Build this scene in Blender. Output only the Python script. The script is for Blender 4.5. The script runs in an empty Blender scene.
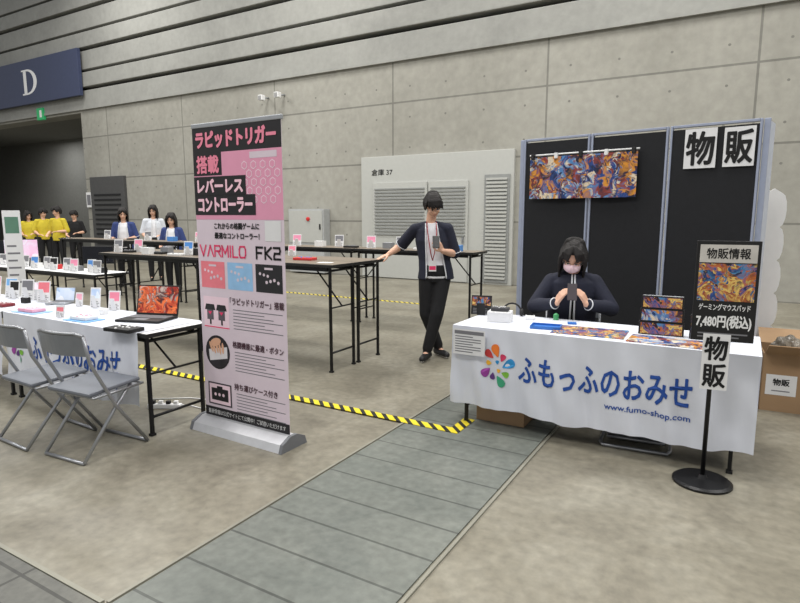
import bpy, bmesh, math, random
from mathutils import Vector, Matrix
from mathutils.bvhtree import BVHTree
random.seed(7)
PI=math.pi
S=bpy.context.scene
COL=S.collection
S.view_settings.view_transform='Standard'
# ---------- survey helpers: photograph pixel -> place in the hall
FP=580.0; CH=1.5; TH=math.atan(86.5/FP); PSI=math.radians(30.5)
def ray(u,v):
    a=(u-400)/FP; b=-(v-301.5)/FP
    f=math.cos(TH)+math.sin(TH)*b; z=-math.sin(TH)+math.cos(TH)*b
    return Vector((-f*math.sin(PSI)+a*math.cos(PSI), f*math.cos(PSI)+a*math.sin(PSI), z))
def PZ(u,v,z=0.0,ymax=None,ymin=None):
    r=ray(u,v); t=(z-CH)/r.z
    if ymax and r.y*t>ymax: t=ymax/r.y
    if ymin and r.y*t<ymin: t=ymin/r.y
    return Vector((r.x*t,r.y*t,z))
def PY(u,v,Y):
    r=ray(u,v); t=Y/r.y; return Vector((r.x*t,Y,CH+r.z*t))
# ---------- materials
def lin(c): return tuple(((x/255)/12.92 if x/255<=.04045 else ((x/255+.055)/1.055)**2.4) for x in c)+(1,)
MC={}
def pm(name,rgb,rough=.6,metal=0.0,var=.06,scale=12,bump=0.0,emit=0,alpha=1,stretch=None):
    if name in MC: return MC[name]
    m=bpy.data.materials.new(name); m.use_nodes=True; nt=m.node_tree; N=nt.nodes; L=nt.links
    b=N['Principled BSDF']; b.inputs['Roughness'].default_value=rough; b.inputs['Metallic'].default_value=metal
    tc=N.new('ShaderNodeTexCoord'); no=N.new('ShaderNodeTexNoise'); no.inputs['Scale'].default_value=scale; no.inputs['Detail'].default_value=3
    if stretch:
        mp=N.new('ShaderNodeMapping'); mp.inputs['Scale'].default_value=stretch; L.new(tc.outputs['Object'],mp.inputs[0]); L.new(mp.outputs[0],no.inputs['Vector'])
    else: L.new(tc.outputs['Object'],no.inputs['Vector'])
    cr=N.new('ShaderNodeValToRGB'); c=lin(rgb)
    cr.color_ramp.elements[0].color=tuple(x*(1-var) for x in c[:3])+(1,); cr.color_ramp.elements[0].position=.3
    cr.color_ramp.elements[1].color=tuple(min(1,x*(1+var)) for x in c[:3])+(1,); cr.color_ramp.elements[1].position=.7
    L.new(no.outputs['Fac'],cr.inputs['Fac']); L.new(cr.outputs['Color'],b.inputs['Base Color'])
    if emit:
        L.new(cr.outputs['Color'],b.inputs['Emission Color']); b.inputs['Emission Strength'].default_value=emit
    if bump:
        bp=N.new('ShaderNodeBump'); bp.inputs['Strength'].default_value=bump; bp.inputs['Distance'].default_value=.01
        L.new(no.outputs['Fac'],bp.inputs['Height']); L.new(bp.outputs['Normal'],b.inputs['Normal'])
    if alpha<1: b.inputs['Alpha'].default_value=alpha
    MC[name]=m; return m
def art(name,cols,scale=9,emit=0,dist=1.6):
    if name in MC: return MC[name]
    m=bpy.data.materials.new(name); m.use_nodes=True; nt=m.node_tree; N=nt.nodes; L=nt.links
    b=N['Principled BSDF']; b.inputs['Roughness'].default_value=.45
    tc=N.new('ShaderNodeTexCoord'); no=N.new('ShaderNodeTexNoise'); no.inputs['Scale'].default_value=scale; no.inputs['Detail'].default_value=5; no.inputs['Distortion'].default_value=dist
    L.new(tc.outputs['Object'],no.inputs['Vector'])
    vo=N.new('ShaderNodeTexVoronoi'); vo.inputs['Scale'].default_value=scale*1.3
    mx=N.new('ShaderNodeVectorMath'); mx.operation='MULTIPLY_ADD'; mx.inputs[1].default_value=(.35,.35,.35)
    L.new(no.outputs['Color'],mx.inputs[0]); L.new(tc.outputs['Object'],mx.inputs[2]); L.new(mx.outputs[0],vo.inputs['Vector'])
    cr=N.new('ShaderNodeValToRGB')
    e=cr.color_ramp.elements; n=len(cols); lo=.22; hi=.78
    e[0].position=lo; e[0].color=lin(cols[0]); e[1].position=hi; e[1].color=lin(cols[-1])
    for k in range(1,n-1):
        x=e.new(lo+(hi-lo)*k/(n-1)); x.color=lin(cols[k])
    sp=N.new('ShaderNodeSeparateColor'); L.new(vo.outputs['Color'],sp.inputs[0])
    ad=N.new('ShaderNodeMath'); ad.operation='ADD'; mu=N.new('ShaderNodeMath'); mu.operation='MULTIPLY'; mu.inputs[1].default_value=.5
    L.new(sp.outputs[0],ad.inputs[0]); L.new(no.outputs['Fac'],ad.inputs[1]); L.new(ad.outputs[0],mu.inputs[0])
    L.new(mu.outputs[0],cr.inputs['Fac']); L.new(cr.outputs['Color'],b.inputs['Base Color'])
    if emit: L.new(cr.outputs['Color'],b.inputs['Emission Color']); b.inputs['Emission Strength'].default_value=emit
    MC[name]=m; return m
def concrete(name,c1,c2,c3,scale,rough=.8,panel=None,axes='XZ',stretch=(1,1,1),holes=False,mort=.02,bumps=.2,line=.42,ov=.35):
    m=bpy.data.materials.new(name); m.use_nodes=True; nt=m.node_tree; N=nt.nodes; L=nt.links
    b=N['Principled BSDF']; b.inputs['Roughness'].default_value=rough
    tc=N.new('ShaderNodeTexCoord'); mp=N.new('ShaderNodeMapping'); mp.inputs['Scale'].default_value=stretch
    L.new(tc.outputs['Object'],mp.inputs[0])
    n1=N.new('ShaderNodeTexNoise'); n1.inputs['Scale'].default_value=scale; n1.inputs['Detail'].default_value=9; n1.inputs['Roughness'].default_value=.68; n1.inputs['Distortion'].default_value=.5
    L.new(mp.outputs[0],n1.inputs['Vector'])
    n2=N.new('ShaderNodeTexNoise'); n2.inputs['Scale'].default_value=scale*14; n2.inputs['Detail'].default_value=6
    L.new(tc.outputs['Object'],n2.inputs['Vector'])
    cr=N.new('ShaderNodeValToRGB'); e=cr.color_ramp.elements
    e[0].position=.3; e[0].color=lin(c1); e[1].position=.72; e[1].color=lin(c3); x=e.new(.5); x.color=lin(c2)
    L.new(n1.outputs['Fac'],cr.inputs['Fac'])
    mix=N.new('ShaderNodeMix'); mix.data_type='RGBA'; mix.blend_type='OVERLAY'; mix.inputs[0].default_value=ov
    L.new(cr.outputs['Color'],mix.inputs[6]); L.new(n2.outputs['Fac'],mix.inputs[7])
    out=mix.outputs[2]
    if panel or holes:
        sx=N.new('ShaderNodeSeparateXYZ'); L.new(tc.outputs['Object'],sx.inputs[0])
        A,Bc=sx.outputs[axes[0]],sx.outputs[axes[1]]
    if panel:
        cb=N.new('ShaderNodeCombineXYZ'); L.new(A,cb.inputs[0]); L.new(Bc,cb.inputs[1])
        br=N.new('ShaderNodeTexBrick'); br.offset=panel[2] if len(panel)>2 else 0; br.inputs['Scale'].default_value=1
        br.inputs['Brick Width'].default_value=panel[0]; br.inputs['Row Height'].default_value=panel[1]; br.inputs['Mortar Size'].default_value=mort
        br.inputs['Color1'].default_value=(.92,.92,.92,1); br.inputs['Color2'].default_value=(1,1,1,1); br.inputs['Mortar'].default_value=(line,line,line,1)
        L.new(cb.outputs[0],br.inputs['Vector'])
        m2=N.new('ShaderNodeMix'); m2.data_type='RGBA'; m2.blend_type='MULTIPLY'; m2.inputs[0].default_value=1
        L.new(out,m2.inputs[6]); L.new(br.outputs['Color'],m2.inputs[7]); out=m2.outputs[2]
    if holes:
        def M(op,a,bv=None):
            n=N.new('ShaderNodeMath'); n.operation=op; L.new(a,n.inputs[0])
            if bv is not None:
                if hasattr(bv,'is_linked'): L.new(bv,n.inputs[1])
                else: n.inputs[1].default_value=bv
            return n.outputs[0]
        fx=M('SUBTRACT',M('FRACT',M('DIVIDE',A,.9)),.5); fz=M('SUBTRACT',M('FRACT',M('DIVIDE',Bc,.675)),.5)
        d=M('SQRT',M('ADD',M('POWER',M('ABSOLUTE',fx),2),M('POWER',M('ABSOLUTE',M('MULTIPLY',fz,.8)),2)))
        lt=M('LESS_THAN',d,.026)
        m3=N.new('ShaderNodeMix'); m3.data_type='RGBA'; L.new(lt,m3.inputs[0]); L.new(out,m3.inputs[6]); m3.inputs[7].default_value=lin((116,114,108)); out=m3.outputs[2]
    L.new(out,b.inputs['Base Color'])
    bp=N.new('ShaderNodeBump'); bp.inputs['Strength'].default_value=bumps; bp.inputs['Distance'].default_value=.01
    L.new(n2.outputs['Fac'],bp.inputs['Height']); L.new(bp.outputs['Normal'],b.inputs['Normal'])
    return m
# ---------- mesh builder
I4=Matrix.Identity(4)
def T(x,y,z): return Matrix.Translation((x,y,z))
def R(a,ax): return Matrix.Rotation(a,4,ax)
FACE=R(PI/2,'X')          # x right, y up, z towards -Y
TXT={}
def textgeo(s):
    if s in TXT: return TXT[s]
    cu=bpy.data.curves.new('t','FONT'); cu.body=s; cu.resolution_u=2
    o=bpy.data.objects.new('t',cu); COL.objects.link(o)
    dg=bpy.context.evaluated_depsgraph_get(); me=bpy.data.meshes.new_from_object(o.evaluated_get(dg))
    vs=[v.co.copy() for v in me.vertices]; fs=[tuple(p.vertices) for p in me.polygons]
    bpy.data.objects.remove(o); bpy.data.curves.remove(cu); bpy.data.meshes.remove(me)
    if vs:
        x0=min(v.x for v in vs);x1=max(v.x for v in vs);y0=min(v.y for v in vs);y1=max(v.y for v in vs)
        vs=[((v.x-x0)/max(1e-6,x1-x0),(v.y-y0)/max(1e-6,y1-y0)) for v in vs]
    TXT[s]=(vs,fs); return TXT[s]
BOXC={}
class MB:
    def __init__(s): s.V=[];s.F=[];s.K=[];s.SM=[];s.ms=[]
    def i(s,m):
        if m not in s.ms: s.ms.append(m)
        return s.ms.index(m)
    def add(s,V,Fs,m,M=None,smooth=False):
        o=len(s.V); k=s.i(m)
        s.V+=[tuple(M@Vector(v)) if M is not None else tuple(v) for v in V]
        for f in Fs: s.F.append(tuple(o+j for j in f)); s.K.append(k); s.SM.append(smooth)
        return s
    def box(s,c,d,m,bev=0,M=None):
        x,y,z=[q/2 for q in d]
        if not bev:
            V=[(c[0]+sx*x,c[1]+sy*y,c[2]+sz*z) for sx in (-1,1) for sy in (-1,1) for sz in (-1,1)]
            return s.add(V,[(0,1,3,2),(4,6,7,5),(0,4,5,1),(2,3,7,6),(0,2,6,4),(1,5,7,3)],m,M)
        key=(round(d[0],4),round(d[1],4),round(d[2],4),bev)
        if key not in BOXC:
            b=bmesh.new(); bmesh.ops.create_cube(b,size=1,matrix=Matrix.Diagonal((d[0],d[1],d[2],1)))
            bmesh.ops.bevel(b,geom=b.edges[:],offset=bev,segments=2,affect='EDGES',profile=.6); b.verts.index_update()
            BOXC[key]=([tuple(v.co) for v in b.verts],[[v.index for v in f.verts] for f in b.faces]); b.free()
        V,Fs=BOXC[key]
        return s.add([(v[0]+c[0],v[1]+c[1],v[2]+c[2]) for v in V],Fs,m,M)
    def tube(s,P,r,m,n=8,M=None,closed=False,sm=True):
        P=[Vector(p) for p in P]; V=[];Fs=[]; k=len(P); up=None
        for i,p in enumerate(P):
            if closed: d=(P[(i+1)%k]-P[i-1]).normalized()
            elif i==0: d=(P[1]-P[0]).normalized()
            elif i==k-1: d=(P[-1]-P[-2]).normalized()
            else: d=((P[i+1]-p).normalized()+(p-P[i-1]).normalized()).normalized()
            if up is None: up=Vector((0,0,1)) if abs(d.z)<.9 else Vector((1,0,0))
            a=(up-d*up.dot(d)).normalized(); up=a; bb=d.cross(a)
            rr=r[i] if isinstance(r,(list,tuple)) else r
            for j in range(n):
                t=2*PI*(j+.5)/n; V.append(p+a*math.cos(t)*rr+bb*math.sin(t)*rr)
        for i in range(k if closed else k-1):
            for j in range(n):
                a0=i*n+j;a1=i*n+(j+1)%n;b0=((i+1)%k)*n+j;b1=((i+1)%k)*n+(j+1)%n
                Fs.append((a0,a1,b1,b0))
        if not closed: Fs.append(tuple(range(n-1,-1,-1))); Fs.append(tuple((k-1)*n+j for j in range(n)))
        return s.add(V,Fs,m,M,smooth=sm and n>4)
    def lathe(s,pr,m,n=24,M=None):
        V=[];Fs=[]
        for r,z in pr:
            for j in range(n): V.append((r*math.cos(2*PI*j/n),r*math.sin(2*PI*j/n),z))
        for i in range(len(pr)-1):
            for j in range(n): Fs.append((i*n+j,i*n+(j+1)%n,(i+1)*n+(j+1)%n,(i+1)*n+j))
        Fs.append(tuple(range(n-1,-1,-1))); Fs.append(tuple((len(pr)-1)*n+j for j in range(n)))
        return s.add(V,Fs,m,M,smooth=False)
    def rect(s,x0,y0,x1,y1,m,lift=.001,M=FACE):
        return s.add([(x0,y0,lift),(x1,y0,lift),(x1,y1,lift),(x0,y1,lift)],[(0,1,2,3)],m,M)
    def quad(s,P,m,lift=.001,M=FACE):
        return s.add([(x,y,lift) for x,y in P],[tuple(range(len(P)))],m,M)
    def ell(s,cx,cy,rx,ry,m,lift=.002,M=FACE,rot=0,n=24):
        V=[]
        for j in range(n):
            a=2*PI*j/n; x=rx*math.cos(a); y=ry*math.sin(a); V.append((cx+x*math.cos(rot)-y*math.sin(rot),cy+x*math.sin(rot)+y*math.cos(rot),lift))
        return s.add(V,[tuple(range(n))],m,M)
    def text(s,st,x0,y0,x1,y1,m,lift=.003,M=FACE,bold=0):
        vs,fs=textgeo(st); g=(y1-y0)*bold
        offs=[(0,0)] if not bold else [(0,0)]+[(g*math.cos(2*PI*k/10),g*math.sin(2*PI*k/10)) for k in range(10)]
        for k,(ox,oy) in enumerate(offs):
            s.add([(x0+g+(x1-x0-2*g)*a+ox,y0+g+(y1-y0-2*g)*b+oy,lift+k*.00008) for a,b in vs],fs,m,M)
        return s
    def poly(s,pts,z0,z1,m,M=None):
        n=len(pts); V=[(x,y,z0) for x,y in pts]+[(x,y,z1) for x,y in pts]
        return s.add(V,[tuple(range(n-1,-1,-1)),tuple(range(n,2*n))]+[(j,(j+1)%n,n+(j+1)%n,n+j) for j in range(n)],m,M)
    def disp(s,f):
        s.V=[tuple(f(Vector(v))) for v in s.V]; return s
    def build(s,name,parent=None,loc=None,rz=0):
        me=bpy.data.meshes.new(name); me.from_pydata(s.V,[],s.F)
        for m in s.ms: me.materials.append(m)
        me.polygons.foreach_set('material_index',s.K); me.polygons.foreach_set('use_smooth',s.SM); me.update()
        o=bpy.data.objects.new(name,me); COL.objects.link(o)
        if parent: o.parent=parent
        if loc is not None: o.location=loc
        if rz: o.rotation_euler=(0,0,rz)
        return o
def tag(o,label,cat,group=None,kind=None):
    o['label']=label; o['category']=cat
    if group: o['group']=group
    if kind: o['kind']=kind
    return o
def thing(name,label,cat,loc=(0,0,0),rz=0,group=None):
    o=bpy.data.objects.new(name,None); COL.objects.link(o); o.location=loc; o.rotation_euler=(0,0,rz); o.empty_display_size=.1
    return tag(o,label,cat,group)
def struct(o,label=None):
    o['kind']='structure'
    if label: o['label']=label
    return o
def dup(root,loc,rz,label=None,group=None):
    r=root.copy(); COL.objects.link(r); r.location=loc; r.rotation_euler=(0,0,rz)
    if label: r['label']=label
    if group: r['group']=group
    for ch in list(root.children):
        c=ch.copy(); COL.objects.link(c); c.parent=r
        for g in list(ch.children):
            d=g.copy(); COL.objects.link(d); d.parent=c
    return r
# palette
WHITE=pm('white_plain',(232,232,232),.55,var=.02); PAPER=pm('paper',(225,225,226),.7,var=.02); BLACK=pm('black_plain',(16,16,18),.6); INK=pm('ink',(12,12,14),.8,var=0)
BLKMET=pm('black_metal',(20,20,22),.4,.3); CHROME=pm('grey_metal',(160,162,166),.32,.7); ALU=pm('aluminium',(175,178,182),.35,.6)
CLOTH=pm('white_cloth',(212,215,224),.8,var=.03,scale=5); NAVYT=pm('blue_text',(26,72,152),.7,var=0); PINK=pm('pink_print',(240,140,165),.6,var=.02); HOT=pm('hot_pink',(235,60,110),.6,var=.0)
BARG=pm('grey_fine_print',(120,120,125),.7,var=0); CARD=pm('cardboard',(160,130,98),.8,var=.06,scale=6); SEATM=pm('seat_vinyl',(104,108,116),.5); BACKM=pm('backrest_metal',(132,136,142),.4,.4); BLUE=pm('blue_plastic',(50,110,190),.45)
GLASSY=pm('dark_screen',(20,22,30),.15)
ARTA=art('battle_art_a',[(18,24,48),(30,70,140),(225,150,40),(24,34,60),(150,60,40),(60,130,190),(235,215,180),(40,40,80)],9)
ARTB=art('battle_art_b',[(30,24,40),(200,110,50),(40,80,150),(30,30,50),(235,200,110),(150,60,40),(70,140,190),(30,40,90)],13)
ARTR=art('red_screen_art',[(40,6,6),(150,30,25),(220,110,60),(60,10,20),(190,170,160)],11,emit=.35)
ARTC=art('blue_screen_art',[(190,208,232),(238,240,248),(150,185,225),(225,225,235)],5,emit=.15,dist=.3)
ARTP=art('pink_screen_art',[(236,196,216),(245,235,242),(222,160,195),(225,222,238)],4,emit=.3,dist=.3)
# ================= SETTING =================
FLOORM=concrete('hall_floor_concrete',(104,99,87),(128,123,109),(148,144,131),1.3,.42,axes='XY',bumps=.08,ov=.42)
WALLM=concrete('board_marked_concrete',(146,144,135),(157,155,146),(167,165,156),.5,.85,panel=(3.6,1.35),axes='XZ',stretch=(1,1,.6),holes=True,mort=.02,line=.55,ov=.2,bumps=.08)
RIBM=concrete('ribbed_concrete',(134,134,130),(147,147,142),(156,156,151),.5,.85,ov=.15)
b=MB(); b.box((-14,6,-.05),(64,44,.1),FLOORM); struct(b.build('floor'),'beige concrete exhibition hall floor with worn mottled stains')
WY=11.9
XO=PY(86,180,WY).x
b=MB(); b.box(((XO+8)/2,WY+.3,2.475),(8-XO,.6,4.95),WALLM)
b.box((-34,WY+.3,2.475),(12,.6,4.95),WALLM)
b.box(((XO-28)/2,WY+.3,4.91),(XO+28,.6,.08),WALLM)
struct(b.build('wall_back'),'tall grey concrete wall with panel seams and tie holes')
b=MB(); z=4.95; DKG=pm('groove',(80,80,77),.9)
b.box((-16,WY+.5,9.2),(48,.4,8.5),DKG)
k=0
while z<13.2:
    h=.62 if k%2==0 else .5
    b.box((-16,WY+.13-.05*(k%2),z+h/2),(48,.36,h-.05),RIBM,bev=.02); z+=h+.05; k+=1
b.box((-16,WY+.05,4.98),(48,.25,.07),RIBM)
struct(b.build('trim_1'),'long horizontal grey ribs along the upper wall')
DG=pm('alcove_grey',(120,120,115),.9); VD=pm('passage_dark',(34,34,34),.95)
b=MB(); b.box((XO-9.7,WY+4,2.5),(19.5,.2,5),DG); b.box((XO+.1,WY+2.3,2.5),(.2,3.4,5),DG); b.box((XO-9.7,WY+2.3,5.0),(19.5,3.6,.2),DG)
struct(b.build('wall_alcove'),'grey recessed entrance bay under the letter sign')
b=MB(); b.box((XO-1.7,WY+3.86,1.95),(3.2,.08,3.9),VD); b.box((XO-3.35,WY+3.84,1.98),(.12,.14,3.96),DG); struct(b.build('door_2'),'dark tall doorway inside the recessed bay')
p0=PY(363,157,WY); p1=PY(516,150,WY); zt=2.86; DW=pm('door_white',(180,181,176),.5,var=.02); DL=pm('louvre_grey',(140,142,140),.5)
W0=p0.x;W1=p1.x
b=MB(); b.box(((W0+W1)/2,WY-.04,zt/2),(W1-W0,.08,zt),DW,bev=.01); b.text('倉庫 37',W0+.30,2.42,W0+.88,2.57,INK,M=T(0,WY-.081,0)@FACE,bold=.01)
door=struct(b.build('door_1'),'white steel storage room doors with grey louvred panels')
def leaf(x0,x1,z0,z1,nm='door_leaf'):
    b=MB(); b.box(((x0+x1)/2,WY-.1,(z0+z1)/2),(x1-x0,.04,z1-z0),DW,bev=.005); o=b.build(nm,door)
    b=MB(); zz=z1-.15
    while zz>z0+1.0:
        b.box(((x0+x1)/2,WY-.13,zz),(x1-x0-.12,.03,.03),DL); zz-=.075
    b.build('louvre',o)
    b=MB(); b.box((x1-.1,WY-.14,.95),(.03,.05,.14),CHROME); b.build('door_handle',o)
xm=PY(430,200,WY).x; xr=PY(470,200,WY).x
leaf(W0+.35,xm-.02,.02,2.25); leaf(xm+.02,xr,.02,2.25)
b=MB(); xa=PY(486,200,WY).x; xb=PY(511,200,WY).x
b.box(((xa+xb)/2,WY-.09,1.2),(xb-xa,.03,2.3),DL)
for k in range(28): b.box(((xa+xb)/2,WY-.12,.15+k*.078),(xb-xa-.1,.03,.045),DW)
b.build('shutter_louvre',door)
PLATE=concrete('trench_plate',(94,99,94),(108,112,106),(123,126,119),1.5,.45,panel=(.97,.26,0),axes='XY',mort=.007,bumps=.1,line=.45,ov=.4)
PLATE2=concrete('cable_pit_plate',(84,84,80),(98,98,92),(116,114,106),2,.6,panel=(.5,.14),axes='XY',mort=.008)
EDGE=pm('trench_edge',(140,138,126),.5,.2)
b=MB(); b.box((.485,6.35,.004),(.95,10.3,.008),PLATE)
struct(b.build('floor_trench_cover',loc=(-2.02,0,0)),'grey green plated strip running across the floor')
b=MB()
for x in (-2.03,-1.04): b.box((x,6.35,.005),(.016,10.3,.01),EDGE)
b.box((-11,1.19,.005),(17.9,.02,.01),EDGE); b.box((3.5,1.19,.005),(9.05,.02,.01),EDGE)
struct(b.build('trim_2'),'thin steel edging of the floor channels')
b=MB(); b.box((-6,.6,.004),(28,1.15,.008),PLATE2); struct(b.build('floor_channel_cover'),'dark plated floor channel at the lower left corner')
def tapemat():
    m=bpy.data.materials.new('hazard_tape'); m.use_nodes=True; N=m.node_tree.nodes; L=m.node_tree.links; bs=N['Principled BSDF']; bs.inputs['Roughness'].default_value=.45
    tc=N.new('ShaderNodeTexCoord'); s=N.new('ShaderNodeSeparateXYZ'); L.new(tc.outputs['Object'],s.inputs[0])
    a=N.new('ShaderNodeMath'); a.operation='ADD'; L.new(s.outputs[0],a.inputs[0]); L.new(s.outputs[1],a.inputs[1])
    d=N.new('ShaderNodeMath'); d.operation='MULTIPLY'; d.inputs[1].default_value=10; L.new(a.outputs[0],d.inputs[0])
    f=N.new('ShaderNodeMath'); f.operation='FRACT'; L.new(d.outputs[0],f.inputs[0])
    g=N.new('ShaderNodeMath'); g.operation='GREATER_THAN'; g.inputs[1].default_value=.42; L.new(f.outputs[0],g.inputs[0])
    mx=N.new('ShaderNodeMix'); mx.data_type='RGBA'; L.new(g.outputs[0],mx.inputs[0]); mx.inputs[6].default_value=lin((25,25,22)); mx.inputs[7].default_value=lin((225,205,40)); L.new(mx.outputs[2],bs.inputs['Base Color'])
    return m
TAPE=tapemat()
b=MB(); b.box((-4.6,3.53,.011),(6.0,.085,.004),TAPE); b.box((-1.64,3.66,.0115),(.085,.27,.004),TAPE)
tag(b.build('hazard_tape'),'yellow and black striped tape line ending in a corner beside the white booth table','tape')
b=MB(); b.box((-7.2,8.6,.002),(6.0,.08,.004),TAPE); tag(b.build('hazard_tape'),'short far stretch of striped tape near the storage doors','tape')
NAVS=pm('sign_navy',(56,64,92),.5)
a=PY(78,48,WY-.2); c=PY(78,96,WY-.2); l=PY(-20,80,WY-.2)
b=MB(); w=a.x-l.x; h=a.z-c.z
b.box((0,0,0),(w,.12,h),NAVS,bev=.01)
dx=PY(24,85,WY-.2).x-(a.x+l.x)/2; dx2=PY(39,85,WY-.2).x-(a.x+l.x)/2; dw=dx2-dx; MS=T(0,-.061,0)@FACE
b.rect(dx+.12*dw,-.42,dx+.32*dw,.42,WHITE,.003,M=MS)
for s in (-1,1): b.rect(dx,s*.395-.025,dx+.42*dw,s*.395+.025,WHITE,.0034,M=MS)
for k in range(16):
    t0=-PI/2+PI*k/16; t1=-PI/2+PI*(k+1)/16; o_=lambda t:(dx+.36*dw+.64*dw*math.cos(t),.42*math.sin(t)); i_=lambda t:(dx+.36*dw+.42*dw*math.cos(t),.36*math.sin(t))
    b.quad([o_(t0),o_(t1),i_(t1),i_(t0)],WHITE,.003,M=MS)
tag(b.build('hall_sign',loc=((a.x+l.x)/2,WY-.2,(a.z+c.z)/2)),'large navy hanging sign with white letter D on upper wall','sign')
q=PY(40,114,WY-.1); b=MB(); b.box((0,0,0),(.4,.1,.4),pm('exit_green',(40,150,90),.5,emit=.3),bev=.01); b.box((.06,-.055,0),(.12,.01,.24),WHITE)
tag(b.build('exit_sign',loc=(q.x,WY-.06,q.z)),'small green emergency exit sign below the letter sign','exit sign')
for n_,(u,v) in enumerate(((262,98),(278,95))):
    q=PY(u,v,WY-.25); r=thing('flood_light',('left' if n_==0 else 'right')+' one of two small white wall lamps above the banner','wall lamp',(q.x,WY-.25,q.z))
    b=MB(); b.box((0,-.02,0),(.14,.14,.14),WHITE,bev=.02); b.build('housing',r)
    b=MB(); b.tube([(0,.04,0),(0,.248,.04)],.025,ALU); b.build('bracket',r)
    b=MB(); b.box((0,-.093,0),(.10,.01,.10),pm('lamp_lens',(150,150,150),.3)); b.build('lens',r)
q0=PY(296,243,WY); q1=PY(330,209,WY); r=thing('electric_cabinet','pale grey electrical cabinet on the wall right of the banner','cabinet',((q0.x+q1.x)/2,WY-.14,0))
w=q1.x-q0.x; CAB=pm('cabinet_grey',(170,172,172),.5)
b=MB(); b.box((0,0,q1.z/2+.02),(w,.26,q1.z-.04),CAB,bev=.01); b.build('housing',r)
b=MB(); b.box((0,-.14,(q0.z+q1.z)/2),(w-.08,.02,q1.z-q0.z-.08),DW,bev=.004); o=b.build('door',r); b=MB(); b.box((w/2-.1,-.16,(q0.z+q1.z)/2),(.03,.03,.14),BLACK); b.build('handle',o)
b=MB(); b.lathe([(.05,0),(.05,.03),(.02,.04)],pm('red_lamp',(200,40,40),.4),M=T(.1,-.15,q1.z-.25)@FACE); b.build('indicator_lamp',r)
q0=PY(97,240,WY);q1=PY(126,176,WY); b=MB(); b.box(((q0.x+q1.x)/2,WY-.05,q1.z/2+.01),(q1.x-q0.x,.1,q1.z),pm('charcoal_door',(74,74,74),.8),bev=.01)
for k in range(12): b.box(((q0.x+q1.x)/2,WY-.11,.4+k*.16),(q1.x-q0.x-.4,.02,.05),BLACK)
struct(b.build('door_3'),'dark louvred door beside the recessed bay')
q=PY(91,200,WY); b=MB(); b.box((0,0,0),(.3,.06,.5),WHITE,bev=.01); b.rect(-.1,-.17,.1,.17,BARG,.035)
tag(b.build('wall_notice',loc=(q.x,WY-.04,q.z)),'small white notice beside the dark louvred door','notice')
# ================= folding chair =================
def folding_chair(label,loc,rz,group):
    r=thing('folding_chair',label,'chair',loc,rz,group)
    w=.21; yb=-.20
    for s in (-1,1):
        b=MB(); b.tube([(s*w,yb,.79),(s*w,yb+.03,.62),(s*w,-.02,.32),(s*w,.2,.012)],.011,CHROME); b.build('front_leg',r)
        b=MB(); b.tube([(s*(w-.025),.12,.42),(s*(w-.025),-.0,.30),(s*(w-.025),-.24,.012)],.011,CHROME); b.build('rear_leg',r)
    b=MB(); b.tube([(-w,.2,.0115),(w,.2,.0115)],.011,CHROME); b.build('front_foot_bar',r)
    b=MB(); b.tube([(-w+.025,-.24,.0115),(w-.025,-.24,.0115)],.011,CHROME); b.build('rear_foot_bar',r)
    b=MB(); P=[(-w,yb,.79)]+[(-w+2*w*j/8,yb-.045*math.cos((j/8-.5)*PI),.805) for j in range(1,8)]+[(w,yb,.79)]; b.tube(P,.010,CHROME); b.build('top_rail',r)
    b=MB(); V=[];n=10
    for j in range(n+1):
        x=-w+2*w*j/n; y=-.045*math.cos((j/n-.5)*PI)
        for (yy,zz) in ((yb+.004,.795),(yb-.006,.795),(yb+.026,.665),(yb+.016,.665)): V.append((x,yy+y,zz))
    Fs=[]
    for j in range(n):
        a=j*4;c=a+4; Fs+=[(a,c,c+2,a+2),(a+1,a+3,c+3,c+1),(a,a+1,c+1,c),(a+2,c+2,c+3,a+3)]
    Fs+=[(0,2,3,1),(n*4,n*4+1,n*4+3,n*4+2)]
    b.add(V,Fs,BACKM,smooth=False); b.build('backrest',r)
    b=MB(); b.box((0,.02,.43),(.40,.37,.026),SEATM,bev=.011,M=R(math.radians(3),'X')); b.build('seat',r)
    b=MB(); b.tube([(-w,.19,.41),(-w,-.16,.40),(w,-.16,.40),(w,.19,.41)],.008,CHROME,closed=True); b.build('seat_frame',r)
    return r
ch=folding_chair('grey folding chair at the end of the white draped table, nearer the banner',(-3.53,2.12,0),math.radians(4),'folding chairs in front of the left table')
dup(ch,(-4.03,2.08,0),math.radians(-2),'grey folding chair cut by the left picture edge, beside another chair')
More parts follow.
